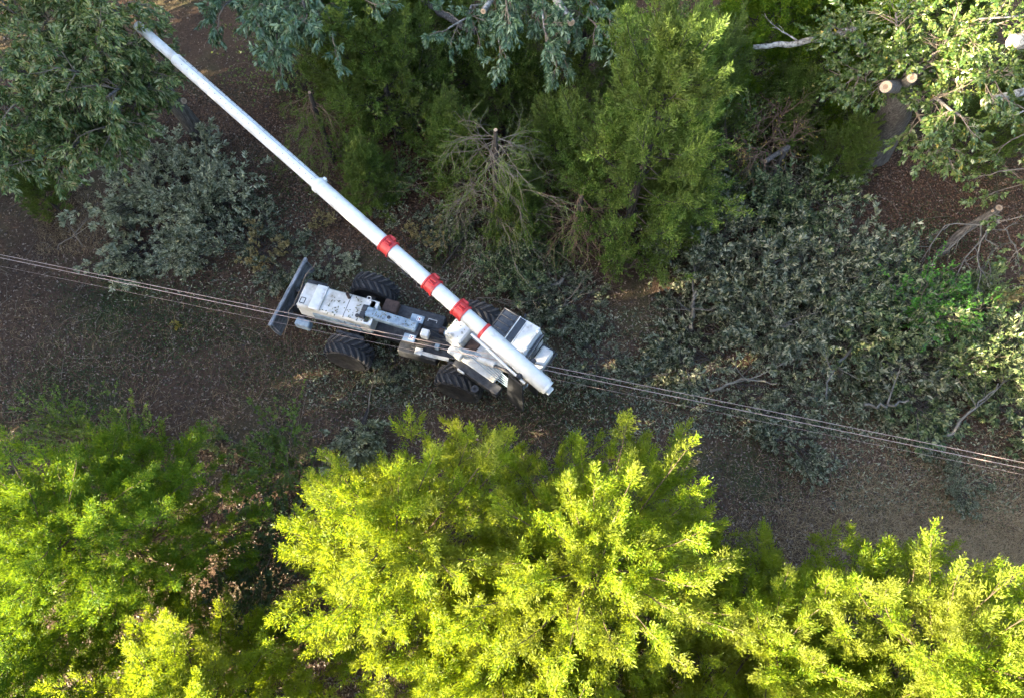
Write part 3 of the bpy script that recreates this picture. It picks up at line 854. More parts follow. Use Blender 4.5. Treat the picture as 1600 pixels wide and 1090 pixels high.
# great oak, right, with two sawn forks
b_ = P(1362, 238)
top = P(1408, 135, 4.6)
broad_tree('oak_tree', 'thick grey oak trunk with two sawn forks and a broken crown, upper right', b_, [b_, b_ * .75 + top * .25 + (.15, .1, .1), b_ * .5 + top * .5 + (.2, .1, .2), b_ * .2 + top * .8 + (.1, 0, .1), top], [.68, .58, .52, .42, .26],
    [(.9, P(1330, 60, 5.6), .09), (.9, P(1480, 60, 6.2), .09), (.8, P(1500, 180, 5.2), .08), (.9, P(1560, 20, 6.8), .08), (.9, P(1400, 20, 6.4), .08), (.8, P(1550, 120, 6), .07), (.9, P(1330, 125, 5.0), .05), (.8, P(1470, 230, 4.0), .05)],
    104, M_BROAD, nsub=14, ntw=8, subL=.9, k=6, ll=.12, lw=.06, lgrav=.25, stubs=[(.97, P(1384, 136, 5.4), .17), (.97, P(1425, 122, 5.5), .14)], accent=(M_YELLOW, .02))
b_ = P(1700, 200)
broad_tree('oak_tree', 'oak with a sawn limb end reaching in at the top right corner', b_, [b_, b_ + (-.2, -.3, 2.5), b_ + (-.5, -.7, 5), b_ + (-.6, -1, 6.5)], [.4, .33, .25, .12],
    [(.7, P(1590, 30, 6.4), .08), (.6, P(1585, 180, 5.0), .07), (.5, P(1590, 215, 4.2), .05), (.8, P(1530, 30, 6.8), .06)], 105, M_BROAD, nsub=9, ntw=6, subL=.8, k=6, ll=.12, lw=.06, lgrav=.25,
    stubs=[(.7, P(1582, 66, 6.6), .20), (.55, P(1537, 160, 5.2), .11)], bark=M_BARK_W, accent=(M_YELLOW, .06))
b_ = P(1690, 330)
broad_tree('oak_saplings' if False else 'young_tree', 'young pale-leaved tree cut off by the right edge, below the corner oak', b_, [b_, b_ + (-.3, -.2, 2), b_ + (-.6, -.5, 3.4)], [.14, .11, .05],
    [(.8, P(1560, 268, 3.6), .05), (.9, P(1590, 340, 3.4), .04), (.7, P(1555, 300, 3.0), .03), (.9, P(1600, 385, 2.8), .04)], 106, M_BROAD, nsub=8, ntw=6, subL=.7, k=6, ll=.10, lw=.055, lgrav=.2, bark=M_BARK_W)
# sawn leaning stem with bare hanging branches, right edge
b_ = P(1470, 395)
broad_tree('sawn_tree', 'leaning grey stem sawn off white at its top with bare hanging branches', b_, [b_, P(1500, 365, .9), P(1530, 345, 1.6), P(1558, 328, 2.3)], [.16, .13, .12, .11],
    [(.75, P(1410, 395, 1.0), .03), (.7, P(1478, 470, .7), .03), (.8, P(1520, 470, .8), .03), (.9, P(1548, 420, .9), .03), (.6, P(1440, 420, .6), .025), (.9, P(1590, 400, 1.2), .03)], 107, M_PALE, bark=M_BARK, twig=M_TWIG_S, nsub=6, ntw=4, subL=.7, k=3, bare=.85,
    stubs=[(.98, P(1561, 325, 2.42), .11), (.9, P(1551, 330, 2.4), .045)])
# small sawn stump tree with brown bare bush
b_ = P(1195, 292)
broad_tree('sawn_tree', 'thin sawn stem with a pale round cut among brown brush', b_, [b_, b_ + (0, 0, 1.2), b_ + (0, -.05, 2.2)], [.10, .09, .08], [(.6, P(1170, 285, .9), .02), (.7, P(1240, 285, 1.2), .02)], 108, M_BROAD, bare=.95, nsub=4, ntw=4, subL=.8, stubs=[(.97, P(1196, 252, 2.3), .075)])
b_ = P(1185, 275)
broad_tree('bare_bush', 'brown leafless bush of arching twigs beside the thin sawn stem', b_, [b_, b_ + (0, 0, .8), b_ + (0, 0, 1.6)], [.06, .05, .03],
    [(.8, P(1120, 230, 2.4), .02), (.9, P(1160, 170, 2.8), .02), (.9, P(1210, 165, 2.8), .02), (.8, P(1240, 220, 2.2), .02), (.6, P(1140, 265, 1.4), .02), (.7, P(1190, 240, 2.4), .02)], 109, M_YELLOW, twig=M_TWIG_B, nsub=14, ntw=7, subL=.9, grav=.10, bare=.9, k=3, ll=.07, lw=.03, cat='bush')
# birch-pale limb lying in the crowns
def bare_limb(name, label, pts, r0, r1, mat, cat='branch', seed=1, side=(), cut=False):
    r = np.random.default_rng(seed)
    pts = np.array(pts, float)
    o0 = pts[0].copy(); o0[2] = 0
    t = np.linspace(0, 1, 12)
    pp = np.stack([np.interp(t, np.linspace(0, 1, len(pts)), pts[:, k]) for k in range(3)], 1)
    j = r.normal(0, .035, pp.shape); j[0] = 0
    pp = pp + j
    T = empty(name, o0)
    MB().tube(pp - o0, np.linspace(r0, r1, 12), 9).build('stem', mat, T, True)
    for f, e, rad in side:
        i = int(f * 11)
        tb = []
        d = np.array(e, float) - pp[i]
        branch(r, pp[i] - o0, d, np.linalg.norm(d), rad, 1, tb, [], .14, 0, (5,), (.4, .9))
        link('side_branch', tubes_mesh('side_branch', tb, mat, .005), T)
    if cut:
        MB().lathe(pp[0] - o0, pp[0] - pp[1], [(0, r0 * .95), (.01, r0 * .95)], 14).build('cut_face', M_CUT, T)
    return tagged(T, label, cat)
bare_limb('dead_limb', 'long pale lichened limb slanting through green crowns at the top', [P(1352, 40, 5.2), P(1290, 58, 5.0), P(1225, 72, 4.8), P(1175, 75, 4.7)], .11, .07, M_BARK_W, seed=3, side=[(.6, P(1215, 25, 5.2), .03), (.3, P(1325, 55, 5.3), .03)])
bare_limb('dead_limb', 'grey weathered broken limb at the top edge left of the sawn oak', [P(645, -12, 5.0), P(680, 15, 4.8), P(742, 50, 4.4)], .06, .12, M_BARK, seed=4, side=[(.3, P(655, 75, 4.2), .02)])

# ---- dark conifers filling the far side
G2 = 'dark cedars of the far forest edge'
for (px, py, sc, rz, lab, mt) in [
    (978, 372, 1.0, .3, 'feathery green cedar with one sunlit yellow patch at its top, upper middle', None),
    (625, 225, .85, 1.7, 'dark cedar just right of the boom, below the pale green oak', None),
    (1255, 190, .85, 4.4, 'mid-green cedar below the pale slanting limb, upper right', M_CEDAR_G),
    (1135, 180, .95, 5.1, 'cedar at the top edge between the sunlit-topped cedar and the slanting limb', M_CEDAR_G),
    (690, 150, .80, .9, 'dark cedar behind the weathered broken limb, top edge', None),
    (900, 190, .85, 2.2, 'dark cedar behind the stripped pine, below the blue-green oak', None),
    (1030, 370, .50, 3.7, 'low dark cedar at the foot of the sunlit-topped cedar', None),
    (1285, 290, .40, 1.2, 'small dark cedar hiding the foot of the great oak', None),
    (810, 375, .45, 2.5, 'low needle-leaved bush under the stripped pine branches', None),
    (590, 330, .42, 5.9, 'low dark bush between the boom and the stripped pine', None),
    (95, 330, .30, .2, 'low shaded shrub under the left oak crown', None),
    (715, 290, .50, 3.1, 'low dark cedar just left of the stripped pine foot', None),
    (860, 300, .55, 4.6, 'low dark cedar between the stripped pine and the sunlit-topped cedar', None),
    (790, 210, .60, 5.6, 'dark cedar hiding the trunk of the stripped pine from behind', None),
    (560, 165, .62, .5, 'dark cedar under the hanging pale green oak crown', None),
    (1190, 235, .50, 3.3, 'dull cedar behind the brown leafless bush', None),
    (1420, 130, .62, 1.1, 'dark cedar behind the sawn forks of the great oak', None),
    (1580, 170, .6, 2.6, 'dark cedar under the corner oak at the right edge', None),
    (1060, 250, .7, 2.0, 'dark cedar right behind the sunlit-topped cedar', None),
    (1500, 250, .5, .2, 'dark low cedar behind the great oak crown, right', None)]:
    q = P(px, py)
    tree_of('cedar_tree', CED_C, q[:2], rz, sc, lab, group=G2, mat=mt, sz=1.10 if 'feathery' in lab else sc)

# ---- stripped pines: bare hanging branches
def stripped_pine(name, label, base, h, n, zr, L, seed, twig, needles, crown_mat, nd=40, droop=.13):
    r = np.random.default_rng(seed)
    base = np.array((base[0], base[1], 0.0))
    T = empty(name, base)
    tagged(T, label, 'tree')
    tp = np.stack([np.linspace(0, .1, 8), np.linspace(0, -.1, 8), np.linspace(-.2, h, 8)], 1)
    MB().tube(tp, np.linspace(.13, .055, 8), 10).build('trunk', M_BARK_D, T, True)
    MB().lathe(tp[-1], (0, -.2, 1), [(0, .052), (.012, .052)], 12).build('cut_face', M_CUT, T)
    an = []; tb = []
    for i in range(n):
        z = r.uniform(*zr)
        a = r.choice([-2.9, -2.3, -1.9, -1.2, -.7, -.2, .5, 1.6, 2.6]) + r.normal(0, .35)
        d = np.array((math.cos(a), math.sin(a), r.uniform(-.2, .5)))
        branch(r, (0, 0, z), d, L * r.uniform(.5, 1.2) * (1.2 - .75 * z / h), .014, 1, tb, an, .22, droop, (8,), (.3, .95), .05, 8, (.35, .6))
    o = link('bare_branches', tubes_mesh('bare_branches', tb, twig, .0055), T); o['kind'] = 'stuff'
    ap, ad = anchors(an)
    m = r.uniform(0, 1, len(ap)) < needles
    V = sprays(ap[m], ad[m], 10, .22, .09, .012, r, .7, .1, .2)
    o = link('crown', mesh_arrays('crown', V, 4, crown_mat), T); o['kind'] = 'stuff'
stripped_pine('stripped_pine', 'stripped pine with grey-brown bare branches hanging around a sawn top', P(775, 362), 5.2, 76, (.5, 4.9), 2.9, 201, M_TWIG, .7, M_CEDAR_D)
stripped_pine('stripped_pine', 'smaller stripped conifer with reddish bare twigs right of the stripped pine', P(892, 385), 3.4, 46, (.4, 3.0), 2.4, 202, M_TWIG_B, .35, M_CEDAR_D)
stripped_pine('stripped_pine', 'thin stripped conifer with hanging twigs close right of the boom', P(520, 250), 3.4, 30, (.5, 3.2), 2.2, 203, M_TWIG_B, .8, M_CEDAR_D)

# ---- felled tops lying on the ground
def brush_meshes(seed, L, nst, mat, fan=1.2, ll=.165, lw=.058, k=9, nc=(8, 9), twig=M_BARK_D, rise=.45):
    r = np.random.default_rng(seed)
    tb, an = [], []
    for i in range(nst):
        a = r.uniform(-fan, fan)
        branch(r, (0, 0, .10), (math.cos(a), math.sin(a), r.uniform(.05, rise)), L * r.uniform(.7, 1.15), .034, 2, tb, an, .14, .03, nc, (.45, 1.05), .04, 6, (.38, .6), .55)
    big = [t for t in tb if t[2] == 2]
    an = [a for g in range(0, len(an), 4) if r.uniform() < .72 for a in an[g + 1:g + 4]]
    ap, ad = anchors(an)
    V = sprays(ap, ad, k, .12, ll, lw, r, 1.1, -.15, .6)
    return (tubes_mesh('stem', big, twig), tubes_mesh('twigs', [t for t in tb if t[2] < 2], twig), mesh_arrays('leaves', V, 4, mat))
BR = [brush_meshes(301, 2.3, 4, M_PALE, rise=.8), brush_meshes(302, 2.6, 4, M_PALE, 1.6, rise=1.0), brush_meshes(303, 1.7, 4, M_PALE, 3.1, rise=.9), brush_meshes(304, 2.0, 3, M_PALE, .6)]
G3 = 'felled oak tops heaped along the clearing'
NB = ('stem', 'twigs', 'leaves')
for (i, px, py, rz, sc, lab, mt) in [
    (1, 310, 315, 2.8, 1.0, 'large heap of grey-green cut oak brush left of the boom', M_SILVER),
    (2, 222, 380, .2, .78, 'pale silvery cut oak brush beside the paired wires, left', M_SILVER),
    (0, 350, 380, 3.0, .75, 'cut oak brush lying between the silvery brush and the blade', M_SILVER),
    (2, 430, 410, 1.0, .72, 'withered tan-green brush against the dozer blade', None),
    (2, 515, 415, 2.0, .42, 'small silvery tuft of cut leaves above the engine hood', M_SILVER),
    (2, 215, 285, 1.0, .6, 'blue-grey cut foliage below the left oak crown', M_SILVER),
    (2, 260, 310, 2.2, .95, 'pale grey-green cut brush nearest the left oak trunk', M_SILVER),
    (0, 375, 350, 2.9, .85, 'pale cut brush between the left heap and the boom', M_SILVER),
    (2, 255, 375, 4.2, .9, 'blue-grey cut brush at the middle of the left heap', M_SILVER),
    (1, 400, 400, 2.7, .7, 'cut brush with withered tips above the blade end', None),
    (3, 690, 420, .9, .8, 'dark cut brush behind the boom between its red collars', None),
    (0, 780, 410, -.4, .75, 'dark cut brush heap below the stripped pine', M_PALE2),
    (2, 845, 450, .5, .8, 'dark cut brush above the machine cab', None),
    (3, 578, 640, -1.75, .85, 'silvery cut bough lying on bare ground below the front wheel', M_SILVER),
    (2, 620, 560, .2, .5, 'cut foliage under the machine between the lower wheels', None),
    (1, 1080, 420, .3, 1.0, 'felled oak top with a pale forked limb right of the machine', None),
    (0, 1180, 370, .9, 1.0, 'felled oak top below the brown leafless bush', M_PALE2),
    (1, 1220, 480, -.4, 1.0, 'tall heap of pale cut oak leaves in the middle of the right brush', None),
    (0, 1130, 555, 2.8, .95, 'low cut brush reaching towards the machine, above the wires', None),
    (1, 1340, 570, 1.0, .95, 'cut brush along the wires, centre right', None),
    (0, 1330, 420, 5.4, .9, 'dark grey-green cut brush left of the bright green sapling', M_PALE2),
    (2, 1230, 690, 1.1, .6, 'low clump of cut leaves below the wires, right of the cedar', None),
    (1, 1500, 590, 2.0, .9, 'cut brush below the bright green sapling near the right edge', M_PALE2),
    (0, 1560, 520, 1.9, .9, 'pale cut brush at the right edge above the wires', M_PALE2),
    (2, 1575, 650, .9, .9, 'cut brush crossed by the wires at the right edge', M_PALE2),
    (2, 1430, 640, 4.9, .8, 'cut brush crossed by the wires right of centre', None),
    (2, 1500, 755, .2, .42, 'small tuft of cut leaves below the wires at right', None),
    (1, 1290, 330, 2.2, .7, 'cut brush at the foot of the great oak', None),
    (2, 1070, 520, 2.0, .8, 'cut brush under the pale forked limb', None),
    (1, 1150, 600, .1, .75, 'cut brush under the wires left of centre right', None),
    (0, 1250, 560, .3, .95, 'broad heap of cut oak leaves between the tall heap and the wires', None),
    (2, 1400, 600, .8, .9, 'cut oak brush left of the duller green sapling', M_PALE2),
    (2, 1190, 300, .8, .8, 'cut brush around the thin sawn stem', None),
    (1, 640, 390, 1.4, .55, 'cut leaves between the boom and the far front wheel', None),
    (2, 900, 480, .9, .6, 'cut leaves behind the cab corner', None),
    (2, 930, 560, .2, .55, 'scattered cut leaves beside the machine cab', None)]:
    q = P(px, py)
    t = tree_of('cut_brush', BR[i], q[:2], rz, sc, lab, 'brush', G3, names=NB, sz=sc * (.75, 1.35, 1.0, 1.6, .9)[int(px * 7 + py) % 5])
    if mt:
        for ch in t.children:
            if ch.name.startswith('leaves'):
                ch.material_slots[0].link = 'OBJECT'; ch.material_slots[0].material = mt
for (px, py, rz, sc, lab) in [(420, 395, .3, .42, 'tuft of tan withered leaves above the dozer blade'), (670, 375, 1.3, .36, 'yellow-tan withered leaves beside the red collar nearest the tip'), (505, 357, 2.2, .22, 'small yellow withered sprig left of the boom'), (1580, 500, 3.0, .5, 'tan leaves at the right edge, coloured as if sunlit')]:  # the right-edge tuft has a sunlit patch put into its colour
    q = P(px, py)
    t = tree_of('tan_sprig', BR[2], (q[0], q[1], .35), rz, sc, lab, 'brush', 'withered sprigs', names=NB)
    for ch in t.children:
        if ch.name.startswith('leaves'):
            ch.material_slots[0].link = 'OBJECT'; ch.material_slots[0].material = M_TAN
bare_limb('cut_limb', 'pale forked limb standing up from the brush right of the machine', [P(1080, 515, .3), P(1082, 480, .9), P(1085, 455, 1.3)], .07, .05, M_TWIG_S, seed=8, side=[(.5, P(1120, 478, 1.2), .035), (.4, P(1040, 470, 1.2), .03), (.9, P(1075, 400, 1.6), .03)])
bare_limb('cut_limb', 'pale short forked limb near the wires, centre right', [P(1350, 632, .8), P(1385, 636, .9), P(1420, 622, 1.0)], .05, .03, M_TWIG_S, seed=9, side=[(.6, P(1405, 580, 1.2), .03)])
bare_limb('cut_limb', 'pale limb lying behind the machine cab', [P(835, 452, .3), P(870, 444, .5), P(880, 436, .6)], .07, .05, M_TWIG_S, seed=10)
bare_limb('cut_limb', 'thin curved branch propped against the dozer blade', [P(443, 528, .2), P(456, 480, 1.0), P(480, 430, 1.5), P(492, 410, 1.7)], .018, .014, M_TWIG, seed=11)
bare_limb('cut_limb', 'grey bough slanting through the right brush', [P(1150, 440, .9), P(1190, 420, 1.3), P(1235, 400, 1.5)], .05, .03, M_TWIG_S, seed=12, side=[(.3, P(1190, 410, 1.5), .02)])
for k_, (pts_, lab) in enumerate([([(1260, 470), (1300, 440), (1350, 432)], 'long grey bough on the tall heap of the right brush'), ([(1110, 610), (1160, 590), (1215, 602)], 'grey limb lying low above the wires, left part of the right brush'),
        ([(1480, 680), (1520, 640), (1560, 600)], 'grey limb slanting up towards the right edge over the wires'), ([(1190, 540), (1215, 510), (1260, 505)], 'short grey bough in a dark hollow of the right brush'), ([(1330, 545), (1300, 580), (1290, 620)], 'grey bough hanging down the middle of the right brush')]):
    zz = (.7, 1.2, 1.3)
    q_ = [P(x_, y_, z_) for (x_, y_), z_ in zip(pts_, zz)]
    bare_limb('cut_limb', lab, q_, .045, .02, M_TWIG_S, seed=40 + k_, side=[(.4, q_[2] + (.5, .4, .3), .022), (.6, q_[1] + (-.5, .5, .4), .02)])
bare_limb('cut_limb', 'thin branch lying down the ground below the front wheel', [P(585, 560, .25), P(580, 610, .3), P(570, 660, .3), P(560, 690, .2)], .022, .01, M_TWIG, seed=13, side=[(.5, P(610, 640, .3), .012)])
for k, (a, c, lab) in enumerate([((690, 470), (760, 380), 'long bare forked branch rising behind the boom'), ((700, 440), (640, 400), 'short bare twig branch beside the boom collars'), ((745, 466), (815, 470), 'bare branch lying along the far rear wheel'), ((860, 500), (930, 420), 'dark bare branch on the ground behind the cab'),
      ((130, 385), (95, 330), 'loose bare twigs on the litter at the far left'), ((90, 390), (160, 320), 'bundle of bare twigs left of the silvery brush')]):
    bare_limb('bare_branch', lab, [P(*a, .25), (P(*a, .5) + P(*c, .6)) / 2, P(*c, .6)], .022, .01, M_TWIG, seed=20 + k, side=[(.3, P(c[0] + 25, c[1] + 10, .6), .014), (.5, P(c[0] - 15, c[1] + 5, .5), .012)])

# ---- saplings and bushes
def bush_meshes(seed, h, rad, n, mat, ll=.08, lw=.05, k=7, twig=M_TWIG):
    r = np.random.default_rng(seed)
    tb, an = [], []
    for i in range(n):
        a = r.uniform(0, 6.283); q = math.sqrt(r.uniform(0, 1))
        d = np.array((math.cos(a) * rad * q, math.sin(a) * rad * q, h * r.uniform(.7, 1.1)))
        branch(r, (r.normal(0, .05), r.normal(0, .05), 0), d, np.linalg.norm(d), .016, 1, tb, an, .12, .02, (8,), (.5, 1.1), .03, 6, (.3, .5))
    ap, ad = anchors(an)
    return (tubes_mesh('twigs', tb, twig), mesh_arrays('leaves', sprays(ap, ad, k, .10, ll, lw, r, 1.1, .05, 1.4), 4, mat))
BU = [bush_meshes(401, 1.8, 1.1, 22, M_BRIGHT), bush_meshes(402, .8, .6, 10, M_BROAD), bush_meshes(403, 1.0, 1.0, 16, M_ORANGE), bush_meshes(404, 1.9, 1.7, 26, M_PALE, .16, .056, 8, M_BARK_D), bush_meshes(405, 4.6, 1.9, 34, M_LACE, .11, .045, 8, M_BARK_D)]
for (i, px, py, rz, sc, lab, mt) in [
    (0, 1420, 500, .2, 1.05, 'bright green sapling among the grey cut brush at right', None),
    (0, 1475, 570, 1.2, .8, 'duller green sapling below the bright green one', M_BROAD),
    (0, 1520, 470, 2.2, .6, 'small green bush under the sawn leaning stem', M_BROAD),
    (1, 345, 690, .2, .62, 'small round-leaved seedling with yellowing leaves on the bare ground', M_BROAD),
    (1, 385, 700, 2.2, .55, 'round-leaved seedling nearest the shaded gap between the cedars', M_BROAD),
    (1, 425, 690, 4.2, .4, 'smallest seedling in the row above the shaded gap', M_BROAD),
    (1, 280, 508, 1.2, .22, 'tiny yellow-flowered weed on the bare ground, left', M_YELLOW),
    (0, 130, 690, 3.0, .85, 'dark shrub at the top of the lower left cedar', M_CEDAR_D),
    (0, 220, 705, 4.0, .9, 'dark shrub between the seedlings and the lower left cedar', M_CEDAR_D),
    (0, 470, 735, 5.0, 1.05, 'shaded shrub left of the middle cedars', M_CEDAR_D),
    (0, 420, 860, 1.0, 1.1, 'dark shrub in the gap between the left and middle cedars', M_COVER),
    (0, 400, 990, 2.0, 1.1, 'dark shrub low in the gap near the bottom edge', M_COVER),
    (0, 1480, 760, .4, .3, 'tiny leafy weed on the grass below the wires', M_PALE),
    (2, 1170, 1080, .4, .8, 'orange-leaved bush at the bottom edge right of the largest cedar', None),
    (2, 1330, 1085, 1.4, .8, 'orange and yellow bush at the bottom edge under the corner cedar', None),
    (2, 1010, 1085, 2.4, .7, 'rusty-leaved bush at the bottom edge under the largest cedar', None),
    (1, 75, 270, .4, 1.3, 'bush coloured sunlit yellow-green just below the left oak crown', M_YELLOW),  # sunlight put into the yellow leaf colour
    (1, 690, 215, 1.4, 1.1, 'bush coloured sunlit yellow-tan left of the stripped pine trunk', M_TAN),  # lit look comes from the tan leaf colour
    (0, 620, 300, .3, .8, 'dull green bush between the boom and the stripped pine', M_BROAD),
    (0, 1110, 320, 1.9, .8, 'dull green bush left of the thin sawn stem', M_CEDAR_D),
    (0, 980, 420, 2.9, .7, 'dark green bush behind the felled tops right of the cab', M_CEDAR_D),
    (3, 1130, 445, .4, 1.0, 'tall leafy felled top nearest the machine in the right brush', None),
    (3, 1270, 460, 1.4, 1.05, 'tall leafy felled top in the middle of the right brush', None),
    (3, 1190, 530, 2.4, .9, 'leafy felled top below the middle one, above the wires', None),
    (3, 1215, 360, 3.4, .95, 'leafy felled top behind the middle one, under the brown bush', M_PALE2),
    (3, 1345, 500, 4.4, .9, 'leafy felled top left of the bright green sapling', M_PALE2),
    (3, 1540, 590, 5.4, .9, 'leafy felled top at the right edge above the wires', M_PALE2),
    (3, 1060, 410, 6.0, .8, 'leafy felled top at the left end of the right brush', None),
    (3, 330, 340, 1.0, .85, 'tall sage-grey leafy top in the left brush heap', M_SILVER),
    (3, 800, 440, 2.0, .65, 'dark leafy top behind the boom base', M_PALE2),
    (4, 660, 190, .3, .80, 'lacy light green understory tree right of the boom, under the broken limb', None),
    (4, 735, 140, 1.3, .85, 'lacy understory tree at the top edge left of the sawn oak', None),
    (4, 1085, 245, 2.3, .85, 'lacy understory tree right of the feathery cedar', None),
    (4, 1235, 165, 3.3, .90, 'lacy light green understory tree under the slanting pale limb', None),
    (4, 560, 120, 4.3, .80, 'lacy understory tree below the hanging pale oak crown', None),
    (4, 1010, 170, 5.3, .85, 'lacy understory tree behind the feathery cedar top', None),
    (4, 830, 225, 6.0, .62, 'small lacy understory tree behind the stripped pine', None),
    (4, 1330, 150, 1.9, .75, 'lacy understory tree left of the sawn forks', None),
    (4, 470, 150, 2.9, .6, 'small lacy understory tree close behind the boom', None),
    (0, 650, 200, 1.1, 1.1, 'light green bush under the weathered broken limb', M_BROAD),
    (0, 545, 130, 2.1, 1.1, 'light green bush below the hanging pale oak crown', M_BROAD),
    (0, 1230, 120, 3.1, 1.2, 'light green bush under the slanting pale limb', M_BROAD),
    (0, 840, 250, .1, .8, 'light green bush behind the smaller stripped conifer', M_BROAD),
    (0, 1280, 230, 2.7, .9, 'green bush left of the great oak trunk', M_BROAD),
    (0, 560, 260, 4.2, .7, 'dull bush close right of the boom', M_CEDAR_D)]:
    q = P(px, py)
    t = tree_of(('bush', 'seedling', 'bush', 'felled_top', 'understory_tree')[i], BU[i], q[:2], rz, sc, lab, ('bush', 'plant', 'bush', 'brush', 'tree')[i], names=('twigs', 'leaves'))
    if mt:
        for ch in t.children:
            if ch.name.startswith('leaves'):
                ch.material_slots[0].link = 'OBJECT'; ch.material_slots[0].material = mt

# ---- unseen trees around the picture, the left ones set and stretched to shade the clearing
OFF = [(-26, -4.4, .95, 3.7), (-29, -5.4, .75, 3.7), (-27, .4, 1.4, 3.0), (-26, 3.6, 1.4, 3.0), (-28, 6.5, 1.6, 2.9), (-25.5, 9.0, 1.5, 2.0), (-27, 12.5, 1.6, 1.9), (-25, 16, 1.5, 1.8), (-26, 20, 1.7, 1.8), (-22.5, 2.5, .9, 1.3), (-22, 6.0, .9, 1.2), (-22.5, 9.5, .9, 1.2), (-22, 13, .9, 1.1), (-31, -1.5, 1.5, 3.2), (-32, 4, 1.7, 3.2), (-33, 10, 1.7, 2.6),
       (-16, 27, 1.6, 1.6), (-8, 29, 1.6, 1.6), (0, 30, 1.6, 1.6), (8, 29, 1.6, 1.6), (16, 28, 1.6, 1.6), (24, 21, 1.4, 1.4), (25, 13, 1.4, 1.4), (22, -3, 1.1, 1.1), (14, -4, 1.0, 1.0), (-16, -7, .8, .8), (-12, -8, .9, .9), (-5, -7, 1.0, 1.0), (3, -8, 1.0, 1.0), (9, -7, 1.0, 1.0)]
for i, (x, y, sc, sz) in enumerate(OFF):
    tree_of('cedar_tree', CED_P if i < 2 else CED_F, (x, y), i * 1.7, sc, 'tall unseen cedar of the surrounding forest beyond the picture edge', group='forest trees beyond the picture', mat=M_CEDAR_D if sc > 1.15 else M_CEDAR, sz=sz)

# ---- litter, twigs, grass and ground cover
def scatter_px(n, x0, x1, y0, y1):
    q = [P(rng.uniform(x0, x1), rng.uniform(y0, y1)) for _ in range(n)]
    q = np.array(q); q[:, 2] = gz(q[:, 0], q[:, 1])
    return q
def soft_px(n, cx, cyy, sx, sy):
    q = np.array([P(rng.normal(cx, sx), rng.normal(cyy, sy)) for _ in range(n)])
    q[:, 2] = gz(q[:, 0], q[:, 1])
    return q
def flat_dirs(n, tilt=.25):
    d = rng.normal(0, 1, (n, 3)); d[:, 2] = np.abs(d[:, 2]) * tilt
    return nrm(d)
n = 110000
p = scatter_px(n, -60, 1660, -20, 1110) + (0, 0, .012)
o = link('leaf_litter', mesh_arrays('leaf_litter', kites(p, flat_dirs(n), rng.uniform(.04, .12, n), rng.uniform(.02, .065, n), rng, 1.2, .12), 4, M_LITTER))
tagged(o, 'brown dead leaves strewn over the whole clearing floor', 'leaf litter', kind='stuff')
n = 44000
p = np.concatenate([scatter_px(n // 2, 200, 700, 120, 400), scatter_px(n // 4, 1100, 1600, 220, 420), scatter_px(n // 4, 620, 1000, 100, 330)]) + (0, 0, .02)
n = len(p)
o = link('russet_litter', mesh_arrays('russet_litter', kites(p, flat_dirs(n), rng.uniform(.05, .12, n), rng.uniform(.03, .06, n), rng, 1.2, .12), 4, M_RUSSET))
tagged(o, 'russet dead leaves on the forest floor under the far trees', 'leaf litter', kind='stuff')
# green cut leaves strewn near the brush
p = np.concatenate([scatter_px(5000, 880, 1400, 480, 690), scatter_px(4000, 1000, 1500, 560, 680), scatter_px(6000, 480, 900, 420, 640), scatter_px(3000, 1300, 1640, 560, 800), scatter_px(1500, 150, 520, 300, 470)]) + (0, 0, .04)
n = len(p)
o = link('cut_leaves', mesh_arrays('cut_leaves', kites(p, flat_dirs(n, .6), rng.uniform(.07, .16, n), rng.uniform(.025, .055, n), rng, .9, .12), 4, M_PALE))
tagged(o, 'loose grey-green cut leaves strewn around the felled brush', 'leaves', kind='stuff')
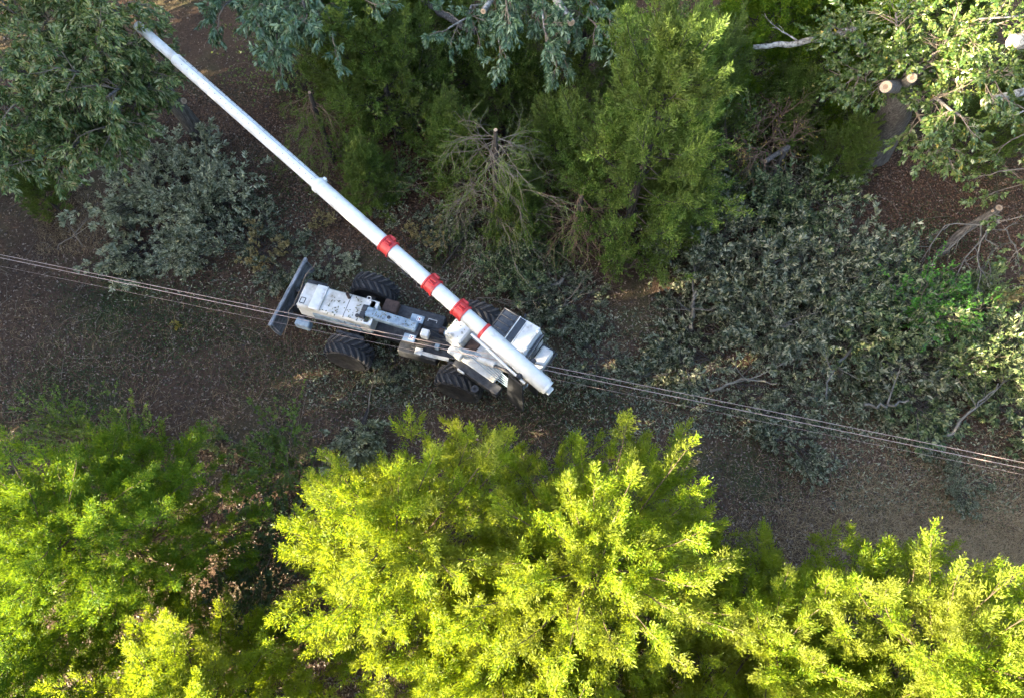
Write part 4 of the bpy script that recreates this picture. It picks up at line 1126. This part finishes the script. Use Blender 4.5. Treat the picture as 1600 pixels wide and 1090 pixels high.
# low green cover in patches
cs = [scatter_px(1, *c)[0] for c in [(20, 120, 560, 680), (150, 260, 520, 600), (880, 960, 600, 660), (1150, 1300, 690, 740), (60, 200, 440, 520), (420, 520, 560, 620), (1400, 1560, 740, 800), (300, 420, 300, 420), (600, 700, 330, 400), (1400, 1500, 300, 400), (20, 120, 640, 700), (560, 640, 600, 640), (820, 900, 590, 640), (300, 400, 480, 560)]]
p = np.concatenate([c + np.stack([rng.normal(0, 1.1, 2600), rng.normal(0, .8, 2600), np.zeros(2600)], 1) for c in cs])
p[:, 2] = gz(p[:, 0], p[:, 1]) + .01
n = len(p)
d = rng.normal(0, 1, (n, 3)); d[:, 2] = np.abs(d[:, 2]) + .3
o = link('ground_cover', mesh_arrays('ground_cover', kites(p, d, rng.uniform(.05, .12, n), rng.uniform(.015, .035, n), rng, .6, .1), 4, M_COVER))
tagged(o, 'patches of low dark green ground cover on the clearing floor', 'ground cover', kind='stuff')
# dry grass
def strands(p, L, w, lean):
    n = len(p)
    a = rng.uniform(0, 6.283, n)
    hd = np.stack([np.cos(a), np.sin(a), np.zeros(n)], 1)
    hd = nrm(hd + np.array(lean))
    sd = np.cross(hd, (0, 0, 1.0)) * w / 2
    q1 = p + hd * (L * .45)[:, None] + np.array((0, 0, 1.0)) * (L * .35)[:, None]
    q2 = p + hd * (L * .95)[:, None] + np.array((0, 0, 1.0)) * (L * .22)[:, None]
    A1 = np.stack([p - sd, p + sd, q1 + sd * .8, q1 - sd * .8], 1)
    A2 = np.stack([q1 - sd * .8, q1 + sd * .8, q2 + sd * .2, q2 - sd * .2], 1)
    return np.concatenate([A1, A2])
p = np.concatenate([soft_px(13000, 1400, 840, 130, 80), soft_px(17000, 1580, 890, 110, 75), scatter_px(5000, 0, 1100, 470, 720), scatter_px(1500, 60, 170, 300, 400)])
o = link('dry_grass', mesh_arrays('dry_grass', strands(p, rng.uniform(.12, .42, len(p)), .007, (.4, .3, 0)), 4, M_GRASS))
tagged(o, 'dry straw-coloured grass on the right of the clearing', 'grass', kind='stuff')
# loose twigs
b = MB()
for i in range(800):
    q = P(rng.uniform(-40, 1640), rng.uniform(60, 900))
    q[2] = gz(q[0], q[1]) + .03
    a = rng.uniform(0, 6.283); L = rng.uniform(.25, 1.1)
    d = np.array((math.cos(a), math.sin(a), 0))
    m_ = q + d * L * .5 + np.array((rng.normal(0, .08), rng.normal(0, .08), .04))
    b.tube([q, m_, q + d * L + np.array((0, 0, .01))], [.009, .008, .004], 4)
o = b.build('fallen_twigs', M_TWIG)
tagged(o, 'thin fallen twigs scattered over the ground', 'twigs', kind='stuff')
